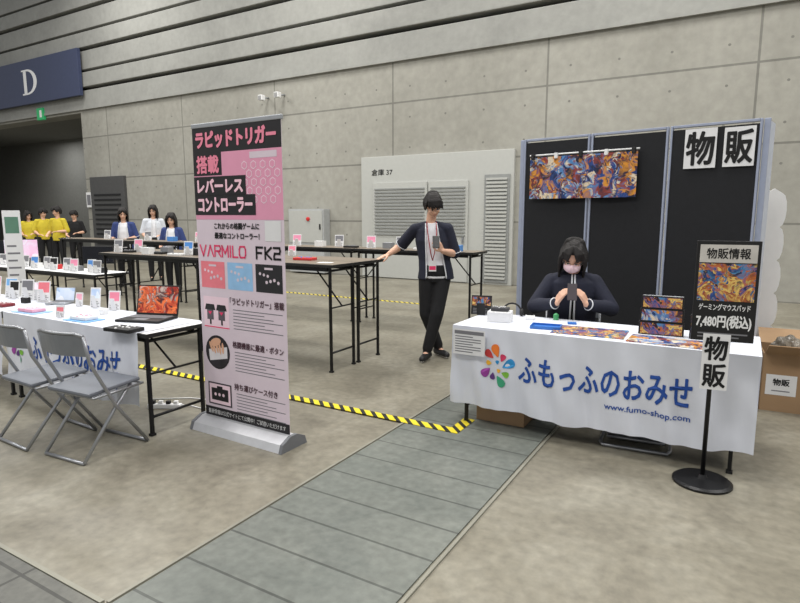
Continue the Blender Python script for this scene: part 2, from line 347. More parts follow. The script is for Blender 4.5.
# ================= tables =================
TOPM=pm('table_laminate',(150,140,124),.4,var=.05); TEDGE=pm('table_edge',(24,24,24),.5)
def table(label,loc,L,Wd,H,group,name='folding_table',topm=None):
    r=thing(name,label,'table',loc,0,group); m=topm or TOPM
    b=MB(); b.box((0,0,H-.014),(L,Wd,.028),TEDGE,bev=.004); b.rect(-L/2+.008,-Wd/2+.008,L/2-.008,Wd/2-.008,m,0.0005,M=T(0,0,H)); b.build('tabletop',r)
    x=L/2-.06; y=Wd/2-.04
    for sx in (-1,1):
        for sy in (-1,1):
            b=MB(); b.tube([(sx*x,sy*y,H-.028),(sx*x,sy*y,.015)],.0155,BLKMET,n=4,sm=False); b.box((sx*x,sy*y,.008),(.035,.035,.016),BLACK); b.build('leg',r)
        b=MB(); b.tube([(sx*x,-y,H*.18),(sx*x,y,H*.18)],.01,BLKMET,n=6); b.build('lower_brace',r)
        b=MB(); b.tube([(sx*x,-y,H-.06),(sx*x,y,H-.06)],.012,BLKMET,n=6); b.build('upper_brace',r)
        b=MB(); b.tube([(sx*x,-y,H*.6),(sx*x,y,H*.6)],.008,BLKMET,n=6); b.tube([(sx*x,0,H*.6),(sx*(x-.35),0,H-.03)],.008,BLKMET,n=6); b.build('folding_stay',r)
        b=MB(); b.box((0,sx*(y-.02),H-.05),(L-.2,.02,.04),BLKMET); b.build('apron_rail',r)
    return r
LT=table('long table under a white cloth in front, its bare end by the banner',(-4.24,2.64,0),1.8,.52,.72,None,topm=WHITE)
dup(LT,(-6.05,2.64,0),0,'table continuing the draped front row at the left picture edge')
BT=table('booth table under a printed white cloth with merchandise on top',(-.81,4.02,0),1.8,.6,.72,None,topm=WHITE)
HG='high black legged tables standing in the middle'
hlab=['near right high table, its corner beside the tall banner','near left high table of the middle block, behind the banner','rear right high table whose corner the standing man leans on','rear left high table of the middle block, behind the banner']
HT=None; k=0
HH=1.04
for yy in (4.525,4.98):
    for xx in (-4.16,-5.97):
        if HT is None: HT=table(hlab[0],(xx,yy,0),1.8,.45,HH,HG,name='high_table',topm=pm('high_top',(126,114,100),.4))
        else: dup(HT,(xx,yy,0),0,hlab[k])
        k+=1
ords=['first','second','third','fourth','fifth']
for k in range(5): dup(HT,(-3.75-1.81*k,6.85,0),0,ords[k]+' table from the right in the far row behind the standing man','far row of high tables')
for k in range(2): dup(LT,(-8.2-1.81*k,4.75,0),0,['right','left'][k]+' one of two low tables far behind the folding chairs')
def drape(x0,x1,yf,zb,ytop,ph=0,deep=.013,wrap=0,slope=0):
    n=150; m=14; b=MB(); V=[];Fs=[]
    for i in range(n+1):
        x=x0+(x1-x0)*i/n
        for j in range(m+1): V.append((x,yf,zb+(.724-zb)*j/m))
    for i in range(n):
        for j in range(m): Fs.append((i*(m+1)+j,(i+1)*(m+1)+j,(i+1)*(m+1)+j+1,i*(m+1)+j+1))
    b.add(V,Fs,CLOTH,smooth=True)
    b.add([(x0,yf,.724),(x1,yf,.724),(x1,ytop,.724),(x0,ytop,.724)],[(0,1,2,3)],CLOTH)
    for s,xx in ((-1,x0),(1,x1)):
        if wrap: b.add([(xx,yf,.7235),(xx+s*.004,ytop,.7235),(xx+s*.006,ytop,.724-wrap*.8),(xx,yf,.724-wrap)],[(0,1,2,3)],CLOTH)
    def f(c):
        if c.z>.7232: return c
        k=(.724-c.z)/.5; x=c.x
        fold=math.sin(x*15+ph)+.6*math.sin(x*31+1.3*ph+c.z*4)+.35*math.sin(x*57+c.z*9+ph)
        fold+=.5*math.sin((x+c.z*.8)*22+ph)*(1-k*.4)
        hem=(.016*math.sin(x*2.1+ph)+.008*math.sin(x*9+ph)+.004*math.sin(x*23))*k*(1 if c.z<.6 else 0)
        return Vector((x, c.y-.016*k+deep*min(1,k*1.2+.05)*fold, c.z-slope*k*(x-x0)/(x1-x0)+hem))
    return b,f
yf=3.708
b,f=drape(-1.745,.14,yf,.175,4.33,ph=.5,wrap=.5,slope=.035)
TM=T(0,yf,0)@FACE
def line(b,st,x0,y0,x1,y1,M,bold=.03): b.text(st,x0,y0,x1,y1,NAVYT,lift=.004,M=M,bold=bold)
line(b,'ふもっふのおみせ',-1.25,.385,-.19,.565,TM,.02)
line(b,'www.fumo-shop.com',-.68,.305,-.19,.35,TM,.015)
pet=[(230,120,40),(120,180,60),(40,140,200),(200,50,90),(150,60,150),(60,160,120),(240,180,50),(90,50,120),(200,60,60)]
DR=[(95,.095,.044,.026,0),(52,.070,.026,.019,3),(12,.085,.044,.027,2),(-34,.078,.028,.018,1),(-72,.095,.044,.025,5),(-115,.068,.025,.018,7),(-152,.090,.040,.025,4),(165,.062,.022,.015,6),(130,.090,.038,.024,8),(80,.026,.014,.012,2),(-60,.028,.015,.012,6)]
def flower(b,cx,cy,M,sc=1):
    for (an,rr,L,W,ci) in DR:
        a=math.radians(an); m=pm('petal_%s'%'abcdefghi'[ci],pet[ci],.6,var=0); rr*=sc;L*=sc;W*=sc; ox=cx+rr*math.cos(a); oy=cy+rr*math.sin(a)*1.1; a+=.3; pts=[]
        for j in range(16):
            t=2*PI*j/16; x=L*math.cos(t); y=W*math.sin(t)*(1+.65*math.cos(t))
            pts.append((ox+x*math.cos(a)-y*math.sin(a),oy+x*math.sin(a)+y*math.cos(a),.005))
        b.add(pts,[tuple(range(16))],m,M)
flower(b,-1.40,.475,TM)
b.disp(f)
tag(b.build('tablecloth'),'white cloth printed with blue Japanese lettering and coloured petals','tablecloth')
b,f=drape(-5.14,-3.42,2.366,.2,2.905,ph=2)
TM=T(0,2.366,0)@FACE
line(b,'ふもっふのおみせ',-4.75,.39,-3.60,.58,TM,.02)
line(b,'www.fumo-shop.com',-4.2,.285,-3.62,.335,TM,.015)
flower(b,-4.92,.48,TM)
b.disp(f); tag(b.build('tablecloth'),'white cloth over the front left table behind the folding chairs','tablecloth')
b,f=drape(-6.95,-5.16,2.366,.2,2.905,ph=1); b.disp(f); tag(b.build('tablecloth'),'plain white cloth over the table at the left picture edge','tablecloth')
TZ=.7245
b=MB(); b.rect(-.12,-.09,.12,.09,PAPER,0); b.rect(-.11,.055,.11,.08,BARG,.001)
for k in range(7): b.rect(-.105,.035-k*.018,(.09 if k%3 else .03),.042-k*.018,BARG,.001)
q=PY(469,341,3.67); tag(b.build('price_sheet',loc=(q.x,3.668,q.z-.01)),'white printed price sheet taped to the left of the booth cloth','sheet')
# ================= roll-up banner =================
RB=thing('rollup_banner','tall pink black and white roll-up banner on a silver base','banner',(-2.845,2.75,0),math.radians(-1))
SB=pm('banner_base_silver',(205,206,210),.35,.3)
b=MB(); b.poly([(-.12,0),(.12,0),(.10,.05),(.03,.085),(-.03,.085),(-.10,.05)],-.41,.41,SB,M=R(PI/2,'Z')@R(PI/2,'X')); b.build('base',RB)
for s in (-1,1):
    b=MB(); b.poly([(-.125,0),(.125,0),(.105,.055),(.03,.09),(-.03,.09),(-.105,.055)],-.012,.012,pm('end_cap_grey',(110,112,116),.4),M=T(s*.422,0,0)@R(PI/2,'Z')@R(PI/2,'X')); b.build('end_cap',RB)
b=MB(); b.tube([(0,.03,.085),(0,.03,2.07)],.012,ALU); b.build('support_pole',RB)
b=MB(); b.box((0,.005,2.085),(.81,.022,.03),ALU,bev=.005); b.build('top_rail',RB)
BG=pm('banner_ground',(220,205,216),.55,var=.02); BP=pm('banner_pink',(228,156,184),.55,var=.02); BK=pm('banner_black',(26,24,28),.55,var=0)
BWd=.80
b=MB(); b.box((0,0,1.08),(BWd,.002,1.99),BG)
def bx(f): return -BWd/2+BWd*f
def bz(v): return 2.075-(v-126)/296*1.99
def rc(f0,v0,f1,v1,m,l=.002): b.rect(bx(f0),bz(v1),bx(f1),bz(v0),m,l)
def qd(P,m,l=.003): b.quad([(bx(f),bz(v)) for f,v in P],m,l)
def tx(s,f0,v0,f1,v1,m,l=.004,off=0): b.text(s,bx(f0),bz(v1),bx(f1),bz(v0),m,l,bold=off)
rc(0,126,1,151,BK); tx('ラピッドトリガー',.04,130,.95,147,PINK,off=.05)
rc(0,151,1,216,BP)
rc(0,151,.34,173,BK,.0025); tx('搭載',.04,153.5,.31,171,PINK,off=.035)
HEX=pm('hex_white',(242,214,226),.6,var=0)
for i in range(5):
    for j in range(5):
        cx=.60+.1*i+.05*(j%2); cy=165+j*8
        if cx<.96:
            b.ell(bx(cx),bz(cy),.028,.028,HEX,.003,n=6,rot=PI/6); b.ell(bx(cx),bz(cy),.022,.022,BP,.0034,n=6,rot=PI/6)
rc(.66,153,.95,159,BG,.003)
PPT=pm('pale_pink_text',(250,205,220),.6,var=0)
for t_,v0,v1,f1 in (('レバーレス',176,190,.58),('コントローラー',194,209,.68)):
    rc(0.0,v0-2,f1+.03,v1+2.5,BK,.0042); tx(t_,.04,v0,f1,v1,PPT,.006,off=.05)
tx('これからの格闘ゲームに',.22,219,.74,225.5,INK,off=.03); tx('最適なコントローラー！',.22,228.5,.74,235,INK,off=.03)
rc(.80,217,.97,236,PAPER,.003)
# wide geometric wordmark drawn with strokes
def stroke(P,t,m,l=.004):
    for (f0,v0),(f1,v1) in zip(P,P[1:]):
        x0,y0,x1,y1=bx(f0),bz(v0),bx(f1),bz(v1); dd=Vector((x1-x0,y1-y0)); dd=dd.normalized()*t/2; nx,ny=-dd.y,dd.x
        b.quad([(x0-dd.x+nx,y0-dd.y+ny),(x0-dd.x-nx,y0-dd.y-ny),(x1+dd.x-nx,y1+dd.y-ny),(x1+dd.x+nx,y1+dd.y+ny)],m,l)
T0,T1=242,252.5
def lt(P,x,wd,m=HOT,t=.011): stroke([(x+p*wd,T0+(T1-T0)*q) for p,q in P],t,m)
W_=.070; g_=.0895; x_=.035
lt([(0,0),(.5,1),(1,0)],x_,W_); x_+=g_
lt([(0,1),(.5,0),(1,1)],x_,W_); x_+=g_
lt([(0,1),(0,0),(.85,0),(1,.25),(.85,.5),(.2,.5)],x_,W_); lt([(.5,.5),(1,1)],x_,W_); x_+=g_
lt([(0,1),(0,0),(.5,.7),(1,0),(1,1)],x_,W_); x_+=g_+.008
lt([(0,0),(0,1)],x_,W_); x_+=.028
lt([(0,0),(0,1),(1,1)],x_,W_*.8); x_+=g_*.86
lt([(.15,0),(.85,0),(1,.25),(1,.75),(.85,1),(.15,1),(0,.75),(0,.25),(.15,0)],x_,W_)
lt([(0,1),(0,0),(1,0)],.70,.065,INK,.014); lt([(0,.5),(.8,.5)],.70,.065,INK,.014)
lt([(0,0),(0,1)],.795,.065,INK,.014); lt([(1,0),(.1,.5),(1,1)],.795,.065,INK,.014)
lt([(0,0),(.9,0),(1,.25),(.9,.5),(.1,.5),(0,.75),(0,1),(1,1)],.89,.065,INK,.014)
for f0,m in ((.03,pm('sample_coral',(238,128,140),.5)),(.355,pm('sample_blue',(150,195,235),.5)),(.68,pm('sample_black',(32,32,36),.5))):
    rc(f0,258,f0+.29,285,m)
    for q in range(3): b.ell(bx(f0+.05+.042*q),bz(267+q),.010,.010,BG if m.name!='sample_coral' else HEX,.003)
    for q in range(4): b.ell(bx(f0+.12+.042*q),bz(275-1.2*(q%3)),.011,.011,BG,.003)
    rc(f0+.1,261,f0+.19,263,BG,.003)
PHD=pm('heading_pinkish_black',(74,44,56),.6,var=0)
tx('「ラピッドトリガー」搭載',.37,293,.98,300.5,PHD,off=.02)
tx('格闘機能に最適・ボタン',.38,337.5,.96,344.5,PHD,off=.02)
tx('持ち運びケース付き',.38,381.5,.88,388.5,PHD,off=.02)
for v0 in (305,348.5,392):
    for q in range(7): rc(.40,v0+q*3.2,.96-.1*((q*2)%3),v0+q*3.2+.8,BARG)
rc(.04,294,.35,327,HEX,.0018)
for f0 in (.07,.21):
    qd([(f0,302),(f0+.10,302),(f0+.115,308),(f0-.015,308)],BK); rc(f0+.01,308,f0+.09,318,pm('switch_grey',(92,84,92),.5),.003); rc(f0+.04,318,f0+.06,323,BK,.003)
    qd([(f0+.05,313),(f0+.075,309.5),(f0+.025,309.5)],HOT,.0042)
rc(.04,325,.35,326,HOT,.003)
b.ell(bx(.19),bz(352),.12,.12,BK,.003); b.ell(bx(.19),bz(352),.112,.112,pm('photo_dark',(50,46,52),.5,var=.5),.0035)
qd([(.08,350),(.31,345),(.31,357),(.09,362)],pm('pad_white',(222,218,222),.6),.0038)
for q in range(5): b.ell(bx(.115+.036*q),bz(347+1.0*(q%2)),.011,.040,pm('hand_peach',(220,170,140),.6),.0045+.0003*q,rot=.45-.1*q)
b.ell(bx(.17),bz(341.5),.055,.028,MC['hand_peach'],.0043,rot=.3)
rc(.05,385,.34,409,pm('case_dark',(58,52,60),.6),.003); rc(.065,386.5,.325,407.5,HEX,.0034); rc(.09,391,.30,404,BK,.004); rc(.16,388.5,.23,391,BK,.004)
for q in range(3): b.ell(bx(.14+.05*q),bz(397.5),.012,.012,HEX,.005)
rc(0,412,1,422,BK); tx('最新情報は公式サイトにて公開中！ご試遊いただけます',.04,414.5,.96,419.5,WHITE)
b.build('banner_sheet',RB)
# ================= partition =================
PBL=pm('partition_black',(22,23,27),.85,var=.1,scale=30); PFR=pm('partition_frame',(160,168,188),.4,.2)
A=PZ(765,118,2.2); B_=PZ(525,140,2.2); A=Vector((A.x,A.y,0)); B_=Vector((B_.x,B_.y,0)); d=(A-B_); Lp=d.length; ang=math.atan2(d.y,d.x)
wp=Lp/3-.012
def panel(label,c,rz):
    r=thing('partition_panel',label,'partition panel',c,rz,'partition panels behind the booth table')
    b=MB(); b.box((0,0,1.11),(wp-.04,.03,2.11),PBL); b.build('fabric_board',r)
    for s in (-1,1):
        b=MB(); b.box((s*(wp/2-.01),0,1.1),(.016,.045,2.2),PFR,bev=.004); b.build('post',r)
        b=MB(); b.box((s*(wp/2-.05),0,.015),(.05,.36,.03),PFR,bev=.005); b.build('foot',r)
    for z_ in (2.19,.06):
        b=MB(); b.box((0,0,z_),(wp-.04,.04,.02),PFR,bev=.003); b.build('rail',r)
    return r
def onp(t): return B_+d*t
pa=panel('black partition panel furthest left, behind the seated person',onp(1/6),ang)
dup(pa,onp(.5),ang,'black middle partition panel with half the hanging artwork')
dup(pa,onp(5/6),ang,'black right partition panel carrying two large character sheets')
for s,t_ in ((-1,-.012),(1,1.010)):
    c=onp(t_); r=thing('partition_wing',('left' if s<0 else 'right')+' end brace panel of the black partition wall','partition panel',(c.x,c.y,0),ang+math.radians(90))
    b=MB(); b.box((.14,0,1.1),(.22,.03,2.17),pm('wing_white',(190,196,208),.5)); b.build('board',r)
    b=MB(); b.box((.012,0,1.1),(.025,.04,2.2),PFR,bev=.004); b.build('post',r)
q=PY(776,250,5.85); b=MB(); pts=[(-.09,0),(.09,0)]
for k in range(6):
    z0=k*.28
    for j in range(7):
        a=-PI/2+PI*j/6; pts.append((.06+.04*math.cos(a),z0+.14+.14*math.sin(a)))
pts+= [(0,1.72),(-.09,1.66)]
b.poly(pts,-.01,.01,WHITE,M=R(PI/2,'X')); tag(b.build('cutout_board',loc=(q.x-.05,5.85,0),rz=math.radians(12)),'white scalloped cutout board behind the right end of the partition','board')
nrm=Vector((math.sin(ang),-math.cos(ang),0))
def onface(u,v,off=.03):
    r_=ray(u,v); o=Vector((0,0,CH)); p=onp(.5)+nrm*off; t=((p-o).dot(nrm))/(r_.dot(nrm)); return o+r_*t
for s_,u0,u1,v0,v1,nmx in (('物',683,718,127,169,'left'),('販',722,757,125,167,'right')):
    a=onface(u0,v1); c=onface(u1,v0); w=(Vector((c.x-a.x,c.y-a.y))).length; h=c.z-a.z
    b=MB(); b.rect(-w/2,-h/2,w/2,h/2,PAPER,0); b.text(s_,-w/2*.9,-h/2*.86,w/2*.9,h/2*.86,INK,.002,bold=.025)
    m=(a+c)/2; tag(b.build('character_sheet',loc=m,rz=ang),'white paper with one bold character, '+nmx+' of the pair on the panel','paper sign','large character sheets on the right panel')
a=onface(529,205,.06); c=onface(638,150,.06); w=Vector((c.x-a.x,c.y-a.y)).length; h=.375; m=(a+c)/2
ztop=onface(584,152,.06).z
PA=thing('hanging_artwork','wide colourful artwork mat clipped to a bar on black partition','artwork',(m.x,m.y,0),ang)
b=MB(); nX=16; V=[];Fs=[]
for i in range(nX+1):
    for j in range(7): V.append((-w/2+w*i/nX,.006*math.sin(i*.9),ztop-.02-h*j/6))
for i in range(nX):
    for j in range(6): Fs.append((i*7+j+1,(i+1)*7+j+1,(i+1)*7+j,i*7+j))
b.add(V,Fs,ARTA,smooth=True); b.build('artwork_mat',PA)
b=MB(); b.tube([(-w/2-.01,.012,ztop),(w/2+.01,.012,ztop)],.008,WHITE); b.build('hanging_bar',PA)
for k in range(5):
    b=MB(); b.box((-w/2+.03+(w-.06)*k/4,-.006,ztop-.015),(.03,.03,.05),BLACK if k%2==0 else WHITE,bev=.004); b.build('clip',PA)
# ================= poster stand =================
PS=thing('poster_stand','black pole stand on a round base holding a framed price poster','poster stand',(-.10,3.545,0),math.radians(8))
b=MB(); b.lathe([(.155,0),(.155,.012),(.14,.022),(.03,.03),(.02,.05)],BLKMET,n=36); b.build('base',PS)
b=MB(); b.tube([(0,0,.03),(0,0,1.28)],.0125,BLKMET); b.build('pole',PS)
b=MB(); b.box((.035,-.024,1.095),(.30,.016,.54),BLACK,bev=.003); fr=b.build('frame',PS)
b=MB(); M_=T(.035,-.0325,1.095)@FACE@Matrix.Diagonal((.79,1,1,1))
b.rect(-.18,-.262,.18,.262,BLACK,0,M=M_); b.rect(-.17,.155,.17,.25,pm('poster_grey',(196,192,186),.6,var=.1),.001,M=M_)
b.text('物販情報',-.13,.175,.13,.232,INK,.002,M=M_,bold=.02)
b.rect(-.17,-.05,.17,.15,ARTB,.001,M=M_)
b.text('ゲーミングマウスパッド',-.155,-.102,.155,-.066,WHITE,.002,M=M_,bold=.02)
b.text('7,480円(税込)',-.165,-.205,.168,-.125,WHITE,.002,M=M_,bold=.03)
b.rect(-.15,-.232,.15,-.224,BARG,.001,M=M_); b.rect(-.15,-.25,.1,-.243,BARG,.001,M=M_); b.build('poster',fr)
b=MB(); M_=T(.012,-.036,.71)@FACE; b.rect(-.066,-.155,.066,.155,PAPER,0,M=M_)
b.text('物',-.057,.008,.057,.142,INK,.0015,M=M_,bold=.025); b.text('販',-.057,-.142,.057,-.008,INK,.0015,M=M_,bold=.025); b.build('paper_strip',PS)
# ================= figures =================
SKIN=pm('skin',(218,172,146),.55,var=.03); HAIR=pm('black_hair',(26,22,21),.75,var=.5,scale=40,bump=.6,stretch=(3,3,.5)); EYEW=pm('eye_white',(225,222,218),.3,var=0); EYED=pm('eye_dark',(25,18,15),.2,var=0); LIP=pm('lip',(186,118,106),.5,var=0)
NAVY=pm('navy_jersey',(28,31,48),.85,var=.12,bump=.3); TRIM=pm('jersey_trim',(220,222,226),.7); BPANT=pm('black_trousers',(20,20,23),.85,var=.15,bump=.3); TEE=pm('white_tee',(230,230,234),.8,bump=.2); BTEE=pm('black_tee',(24,24,28),.8); YEL=pm('yellow_tee',(206,186,50),.8); BJER=pm('blue_jersey',(50,66,120),.8); WJER=pm('white_jersey',(214,218,226),.8)
class Soup:
    def __init__(s): s.V=[]; s.F=[]
SPH=([],[])
for i in range(1,10):
    for j in range(16):
        t=PI*i/10; p=2*PI*j/16; SPH[0].append((math.sin(t)*math.cos(p),math.sin(t)*math.sin(p),math.cos(t)))
for i in range(8):
    for j in range(16): SPH[1].append((i*16+j,(i+1)*16+j,(i+1)*16+(j+1)%16,i*16+(j+1)%16))
SPH[0].append((0,0,1)); SPH[0].append((0,0,-1))
for j in range(16): SPH[1].append((144,j,(j+1)%16)); SPH[1].append((145,128+(j+1)%16,128+j))
def sph(sp,c,r,M=I4):
    if not isinstance(r,(tuple,list)): r=(r,r,r)
    o=len(sp.V); MM=M@T(*c)@Matrix.Diagonal((r[0],r[1],r[2],1))
    sp.V+=[tuple(MM@Vector(v)) for v in SPH[0]]; sp.F+=[tuple(o+k for k in f) for f in SPH[1]]
def cap(sp,p,q,r0,r1):
    p=Vector(p);q=Vector(q); sph(sp,p,r0); sph(sp,q,r1); d=q-p
    if d.length<1e-4: return
    d.normalize(); up=Vector((0,0,1)) if abs(d.z)<.9 else Vector((1,0,0)); a=(up-d*up.dot(d)).normalized(); b=d.cross(a); o=len(sp.V)
    for (c,r) in ((p,r0),(q,r1)):
        for j in range(16): t=2*PI*j/16; sp.V.append(tuple(c+a*math.cos(t)*r+b*math.sin(t)*r))
    for j in range(16): sp.F.append((o+j,o+(j+1)%16,o+16+(j+1)%16,o+16+j))
    sp.F.append(tuple(o+15-j for j in range(16))); sp.F.append(tuple(o+16+j for j in range(16)))
def ecyl(sp,secs,n=28):
    o=len(sp.V)
    for (c,rx,ry) in secs:
        for j in range(n): t=2*PI*j/n; sp.V.append((c[0]+rx*math.cos(t),c[1]+ry*math.sin(t),c[2]))
    k=len(secs)
    for i in range(k-1):
        for j in range(n): sp.F.append((o+i*n+j,o+i*n+(j+1)%n,o+(i+1)*n+(j+1)%n,o+(i+1)*n+j))
    sp.F.append(tuple(o+n-1-j for j in range(n))); sp.F.append(tuple(o+(k-1)*n+j for j in range(n)))
def remesh(sp,vox,sm):
    me=bpy.data.meshes.new('r'); me.from_pydata(sp.V,[],sp.F)
    bm=bmesh.new(); bm.from_mesh(me); bmesh.ops.recalc_face_normals(bm,faces=bm.faces); bm.to_mesh(me); bm.free()
    o=bpy.data.objects.new('r',me); COL.objects.link(o)
    m=o.modifiers.new('r','REMESH'); m.mode='VOXEL'; m.voxel_size=vox; m.use_smooth_shade=True
    if sm: s=o.modifiers.new('s','SMOOTH'); s.factor=.5; s.iterations=sm
    dg=bpy.context.evaluated_depsgraph_get(); r=bpy.data.meshes.new_from_object(o.evaluated_get(dg)); bpy.data.objects.remove(o); return r
def mk(name,me,mats,parent,fn=None,cut=None,extra=None):
    V=[v.co.copy() for v in me.vertices]; Fs=[tuple(p.vertices) for p in me.polygons]
    if cut: Fs=[f for f in Fs if not cut(sum((V[i] for i in f),Vector())/len(f))]
    K=[fn(sum((V[i] for i in f),Vector())/len(f)) if fn else 0 for f in Fs]
    if extra:
        for (sp,mi) in extra: o=len(V); V+=[Vector(v) for v in sp.V]; Fs+=[tuple(o+i for i in f) for f in sp.F]; K+=[mi]*len(sp.F)
    if cut:
        used=sorted({i for f in Fs for i in f}); mp={i:k for k,i in enumerate(used)}; V=[V[i] for i in used]; Fs=[tuple(mp[i] for i in f) for f in Fs]
    m2=bpy.data.meshes.new(name); m2.from_pydata([tuple(v) for v in V],[],Fs)
    for m in mats: m2.materials.append(m)
    m2.polygons.foreach_set('material_index',K); m2.polygons.foreach_set('use_smooth',[True]*len(Fs)); m2.update()
    bpy.data.meshes.remove(me)
    o=bpy.data.objects.new(name,m2); COL.objects.link(o); o.parent=parent; return o
def hand(bm,wr,dr,nm,thumb,curl=.6,sc=1.0):
    dr=Vector(dr).normalized(); nm=(Vector(nm)-dr*Vector(nm).dot(dr)).normalized(); sd=dr.cross(nm)
    if sd.dot(Vector(thumb))<0: sd=-sd
    wr=Vector(wr)
    for k,x in enumerate((.028,.010,-.009,-.026)):
        base=wr+dr*.085*sc+sd*x*sc; cap(bm,wr+sd*x*.6*sc+dr*.01,base,.013*sc,.0115*sc)
        L=[.040,.045,.041,.032][k]*sc; p=base; a=curl*.6
        for j,f in enumerate((1,.65,.5)):
            v=dr*math.cos(a)+nm*math.sin(a); q=p+v*L*f; cap(bm,p,q,(.0090-.001*j)*sc,(.0083-.001*j)*sc); p=q; a+=curl*.75
    p=wr+dr*.02*sc+sd*.02*sc; q=p+(sd*.7+dr*.6+nm*.35).normalized()*.045*sc; e=q+(dr*.9+sd*.15+nm*.4).normalized()*.032*sc; f=e+(dr+nm*.3).normalized()*.026*sc
    cap(bm,p,q,.014*sc,.011*sc); cap(bm,q,e,.0105*sc,.0095*sc); cap(bm,e,f,.0095*sc,.008*sc)
def lerp(a,b,t): return Vector(a)*(1-t)+Vector(b)*t
def figure(label,loc,rz,J,vox=.007,top='jersey',topm=None,hair='short',mask=False,sleeve=.95,group=None,bottomm=None,long=False,ts=1.0,opening=.05,detail=True,tee=None,ag=1.0):
    r=thing('person',label,'person',loc,rz,group)
    Mh=T(*J['head'])@R(J.get('yaw',0),'Z')@R(J.get('pitch',0),'X')@R(J.get('roll',0),'Y')
    bm=Soup()
    sph(bm,(0,.012,.02),(.073,.092,.096),Mh); sph(bm,(0,-.02,-.035),(.060,.064,.068),Mh); sph(bm,(0,-.048,-.085),(.030,.028,.024),Mh)
    sph(bm,(0,-.088,-.026),(.012,.015,.011),Mh); cap(bm,Mh@Vector((0,-.074,.008)),Mh@Vector((0,-.090,-.022)),.007,.009)
    for s in (-1,1): sph(bm,(s*.074,.015,-.012),(.012,.02,.032),Mh); sph(bm,(s*.034,-.056,-.028),(.022,.02,.022),Mh)
    hb=Mh@Vector((0,.02,-.06)); nk=Vector(J['neck']); cap(bm,nk,hb,.052,.047)
    pe,wa,chs=Vector(J['pelvis']),Vector(J['waist']),Vector(J['chest'])
    ecyl(bm,[(pe-Vector((0,0,.08)),.12*ts,.08*ts),(pe,.155*ts,.105*ts),(wa,.13*ts,.09*ts),(chs,.155*ts,.105*ts),(lerp(chs,nk,.6),.13*ts,.085*ts),(lerp(chs,nk,.9),.07*ts,.06*ts)])
    for s in 'LR':
        sh,el,wr=Vector(J['sh'+s]),Vector(J['el'+s]),Vector(J['wr'+s])
        cap(bm,lerp(chs,nk,.75),sh,.045,.048); cap(bm,sh,el,.047,.039); cap(bm,el,lerp(el,wr,.35),.039,.040); cap(bm,lerp(el,wr,.35),wr,.040,.026)
        hd=J['hd'+s]; hand(bm,wr,hd[0],hd[1],hd[2],hd[3],.95)
        hp,kn,an,to=[Vector(J[k+s]) for k in ('hip','kn','an','toe')]
        cap(bm,hp,kn,.085,.055); cap(bm,kn,lerp(kn,an,.3),.054,.056); cap(bm,lerp(kn,an,.3),an,.056,.036); cap(bm,an-Vector((0,0,.03)),to,.038,.028)
    ex=[]
    def blob(c,rr,mi): sp=Soup(); sph(sp,c,rr,Mh); ex.append((sp,mi))
    for s in (-1,1):
        blob((s*.030,-.0745,.004),(.0145,.009,.0048),1); blob((s*.030,-.0805,.0035),(.0065,.004,.0048),2)
        blob((s*.031,-.0785,.0092),(.0175,.006,.0022),2); blob((s*.033,-.0785,.026),(.018,.006,.0026),2)
    blob((0,-.0785,-.058),(.0185,.006,.0042),3)
    mk('body',remesh(bm,vox,2),[SKIN,EYEW,EYED,LIP],r,extra=ex)
    bm=Soup(); sph(bm,(0,.028,.04),(.084,.098,.096),Mh)
    def strand(pts,r0,r1):
        n=len(pts)-1
        for i in range(n): cap(bm,Mh@Vector(pts[i]),Mh@Vector(pts[i+1]),r0+(r1-r0)*i/n,r0+(r1-r0)*(i+1)/n)
    if hair=='short':
        sph(bm,(0,.06,-.015),(.072,.052,.07),Mh)
        for k in range(9):
            x=-.068+.017*k; e=.030+.016*math.sin(k*2.1); yy=-.098+2.2*x*x
            strand([(x*.4-.012,-.01,.122),(x*.8-.005,-.066,.096),(x*1.0,yy+.006,.062),(x*1.04+.008,yy-.002,e)],.018,.006)
        for s in (-1,1):
            for k in range(4): strand([(s*.04,-.02+.02*k,.11),(s*.080,-.03+.024*k,.05),(s*.082,-.03+.022*k,-.010-.010*(k%2))],.020,.008)
        for k in range(8):
            a=-1.3+2.6*k/7; strand([(.04*math.sin(a),.05+.03*math.cos(a),.115),(.083*math.sin(a),.03+.09*math.cos(a),.05),(.087*math.sin(a),.03+.098*math.cos(a),-.01),(.070*math.sin(a),.03+.078*math.cos(a),-.070-.012*(k%2))],.020,.010)
    else:
        Ld={'bob':-.16,'long':-.2}[hair]
        for s in (-1,1):
            for k in range(5): strand([(s*.008,-.03,.120),(s*(.022+.012*k),-.078+.006*k,.090),(s*(.034+.012*k),-.092+.012*k,.045-.006*k)],.017,.007)
            for k in range(5): strand([(s*.045,-.04+.02*k,.10),(s*.086,-.045+.024*k,.03),(s*(.094+.005*(k%2)),-.050+.026*k,-.04),(s*(.090-.006*(k%2)),-.055+.028*k,Ld+.016*(k%2))],.021,.009)
        for k in range(10):
            a=-1.3+2.6*k/9; strand([(.05*math.sin(a),.05+.03*math.cos(a),.11),(.088*math.sin(a),.02+.100*math.cos(a),.02),((.096+.004*(k%2))*math.sin(a),.02+.098*math.cos(a),-.05),(.088*math.sin(a),.01+.09*math.cos(a),Ld+.018*(k%2))],.025,.012)
    mk('hair',remesh(bm,.0042 if detail else .011,1),[HAIR],r)
    if mask:
        bm=Soup(); sph(bm,(0,-.046,-.048),(.066,.055,.052),Mh); sph(bm,(0,-.088,-.034),(.022,.022,.034),Mh); mk('face_mask',remesh(bm,.005,2),[pm('mask_pink_white',(250,216,224),.7)],r)
        for s in (-1,1):
            b=MB(); b.tube([Mh@Vector(p) for p in ((s*.058,-.04,-.03),(s*.078,-.005,-.012),(s*.084,.02,.0),(s*.078,.0,-.04),(s*.058,-.035,-.06))],.0015,WHITE,n=5); b.build('ear_loop',r)
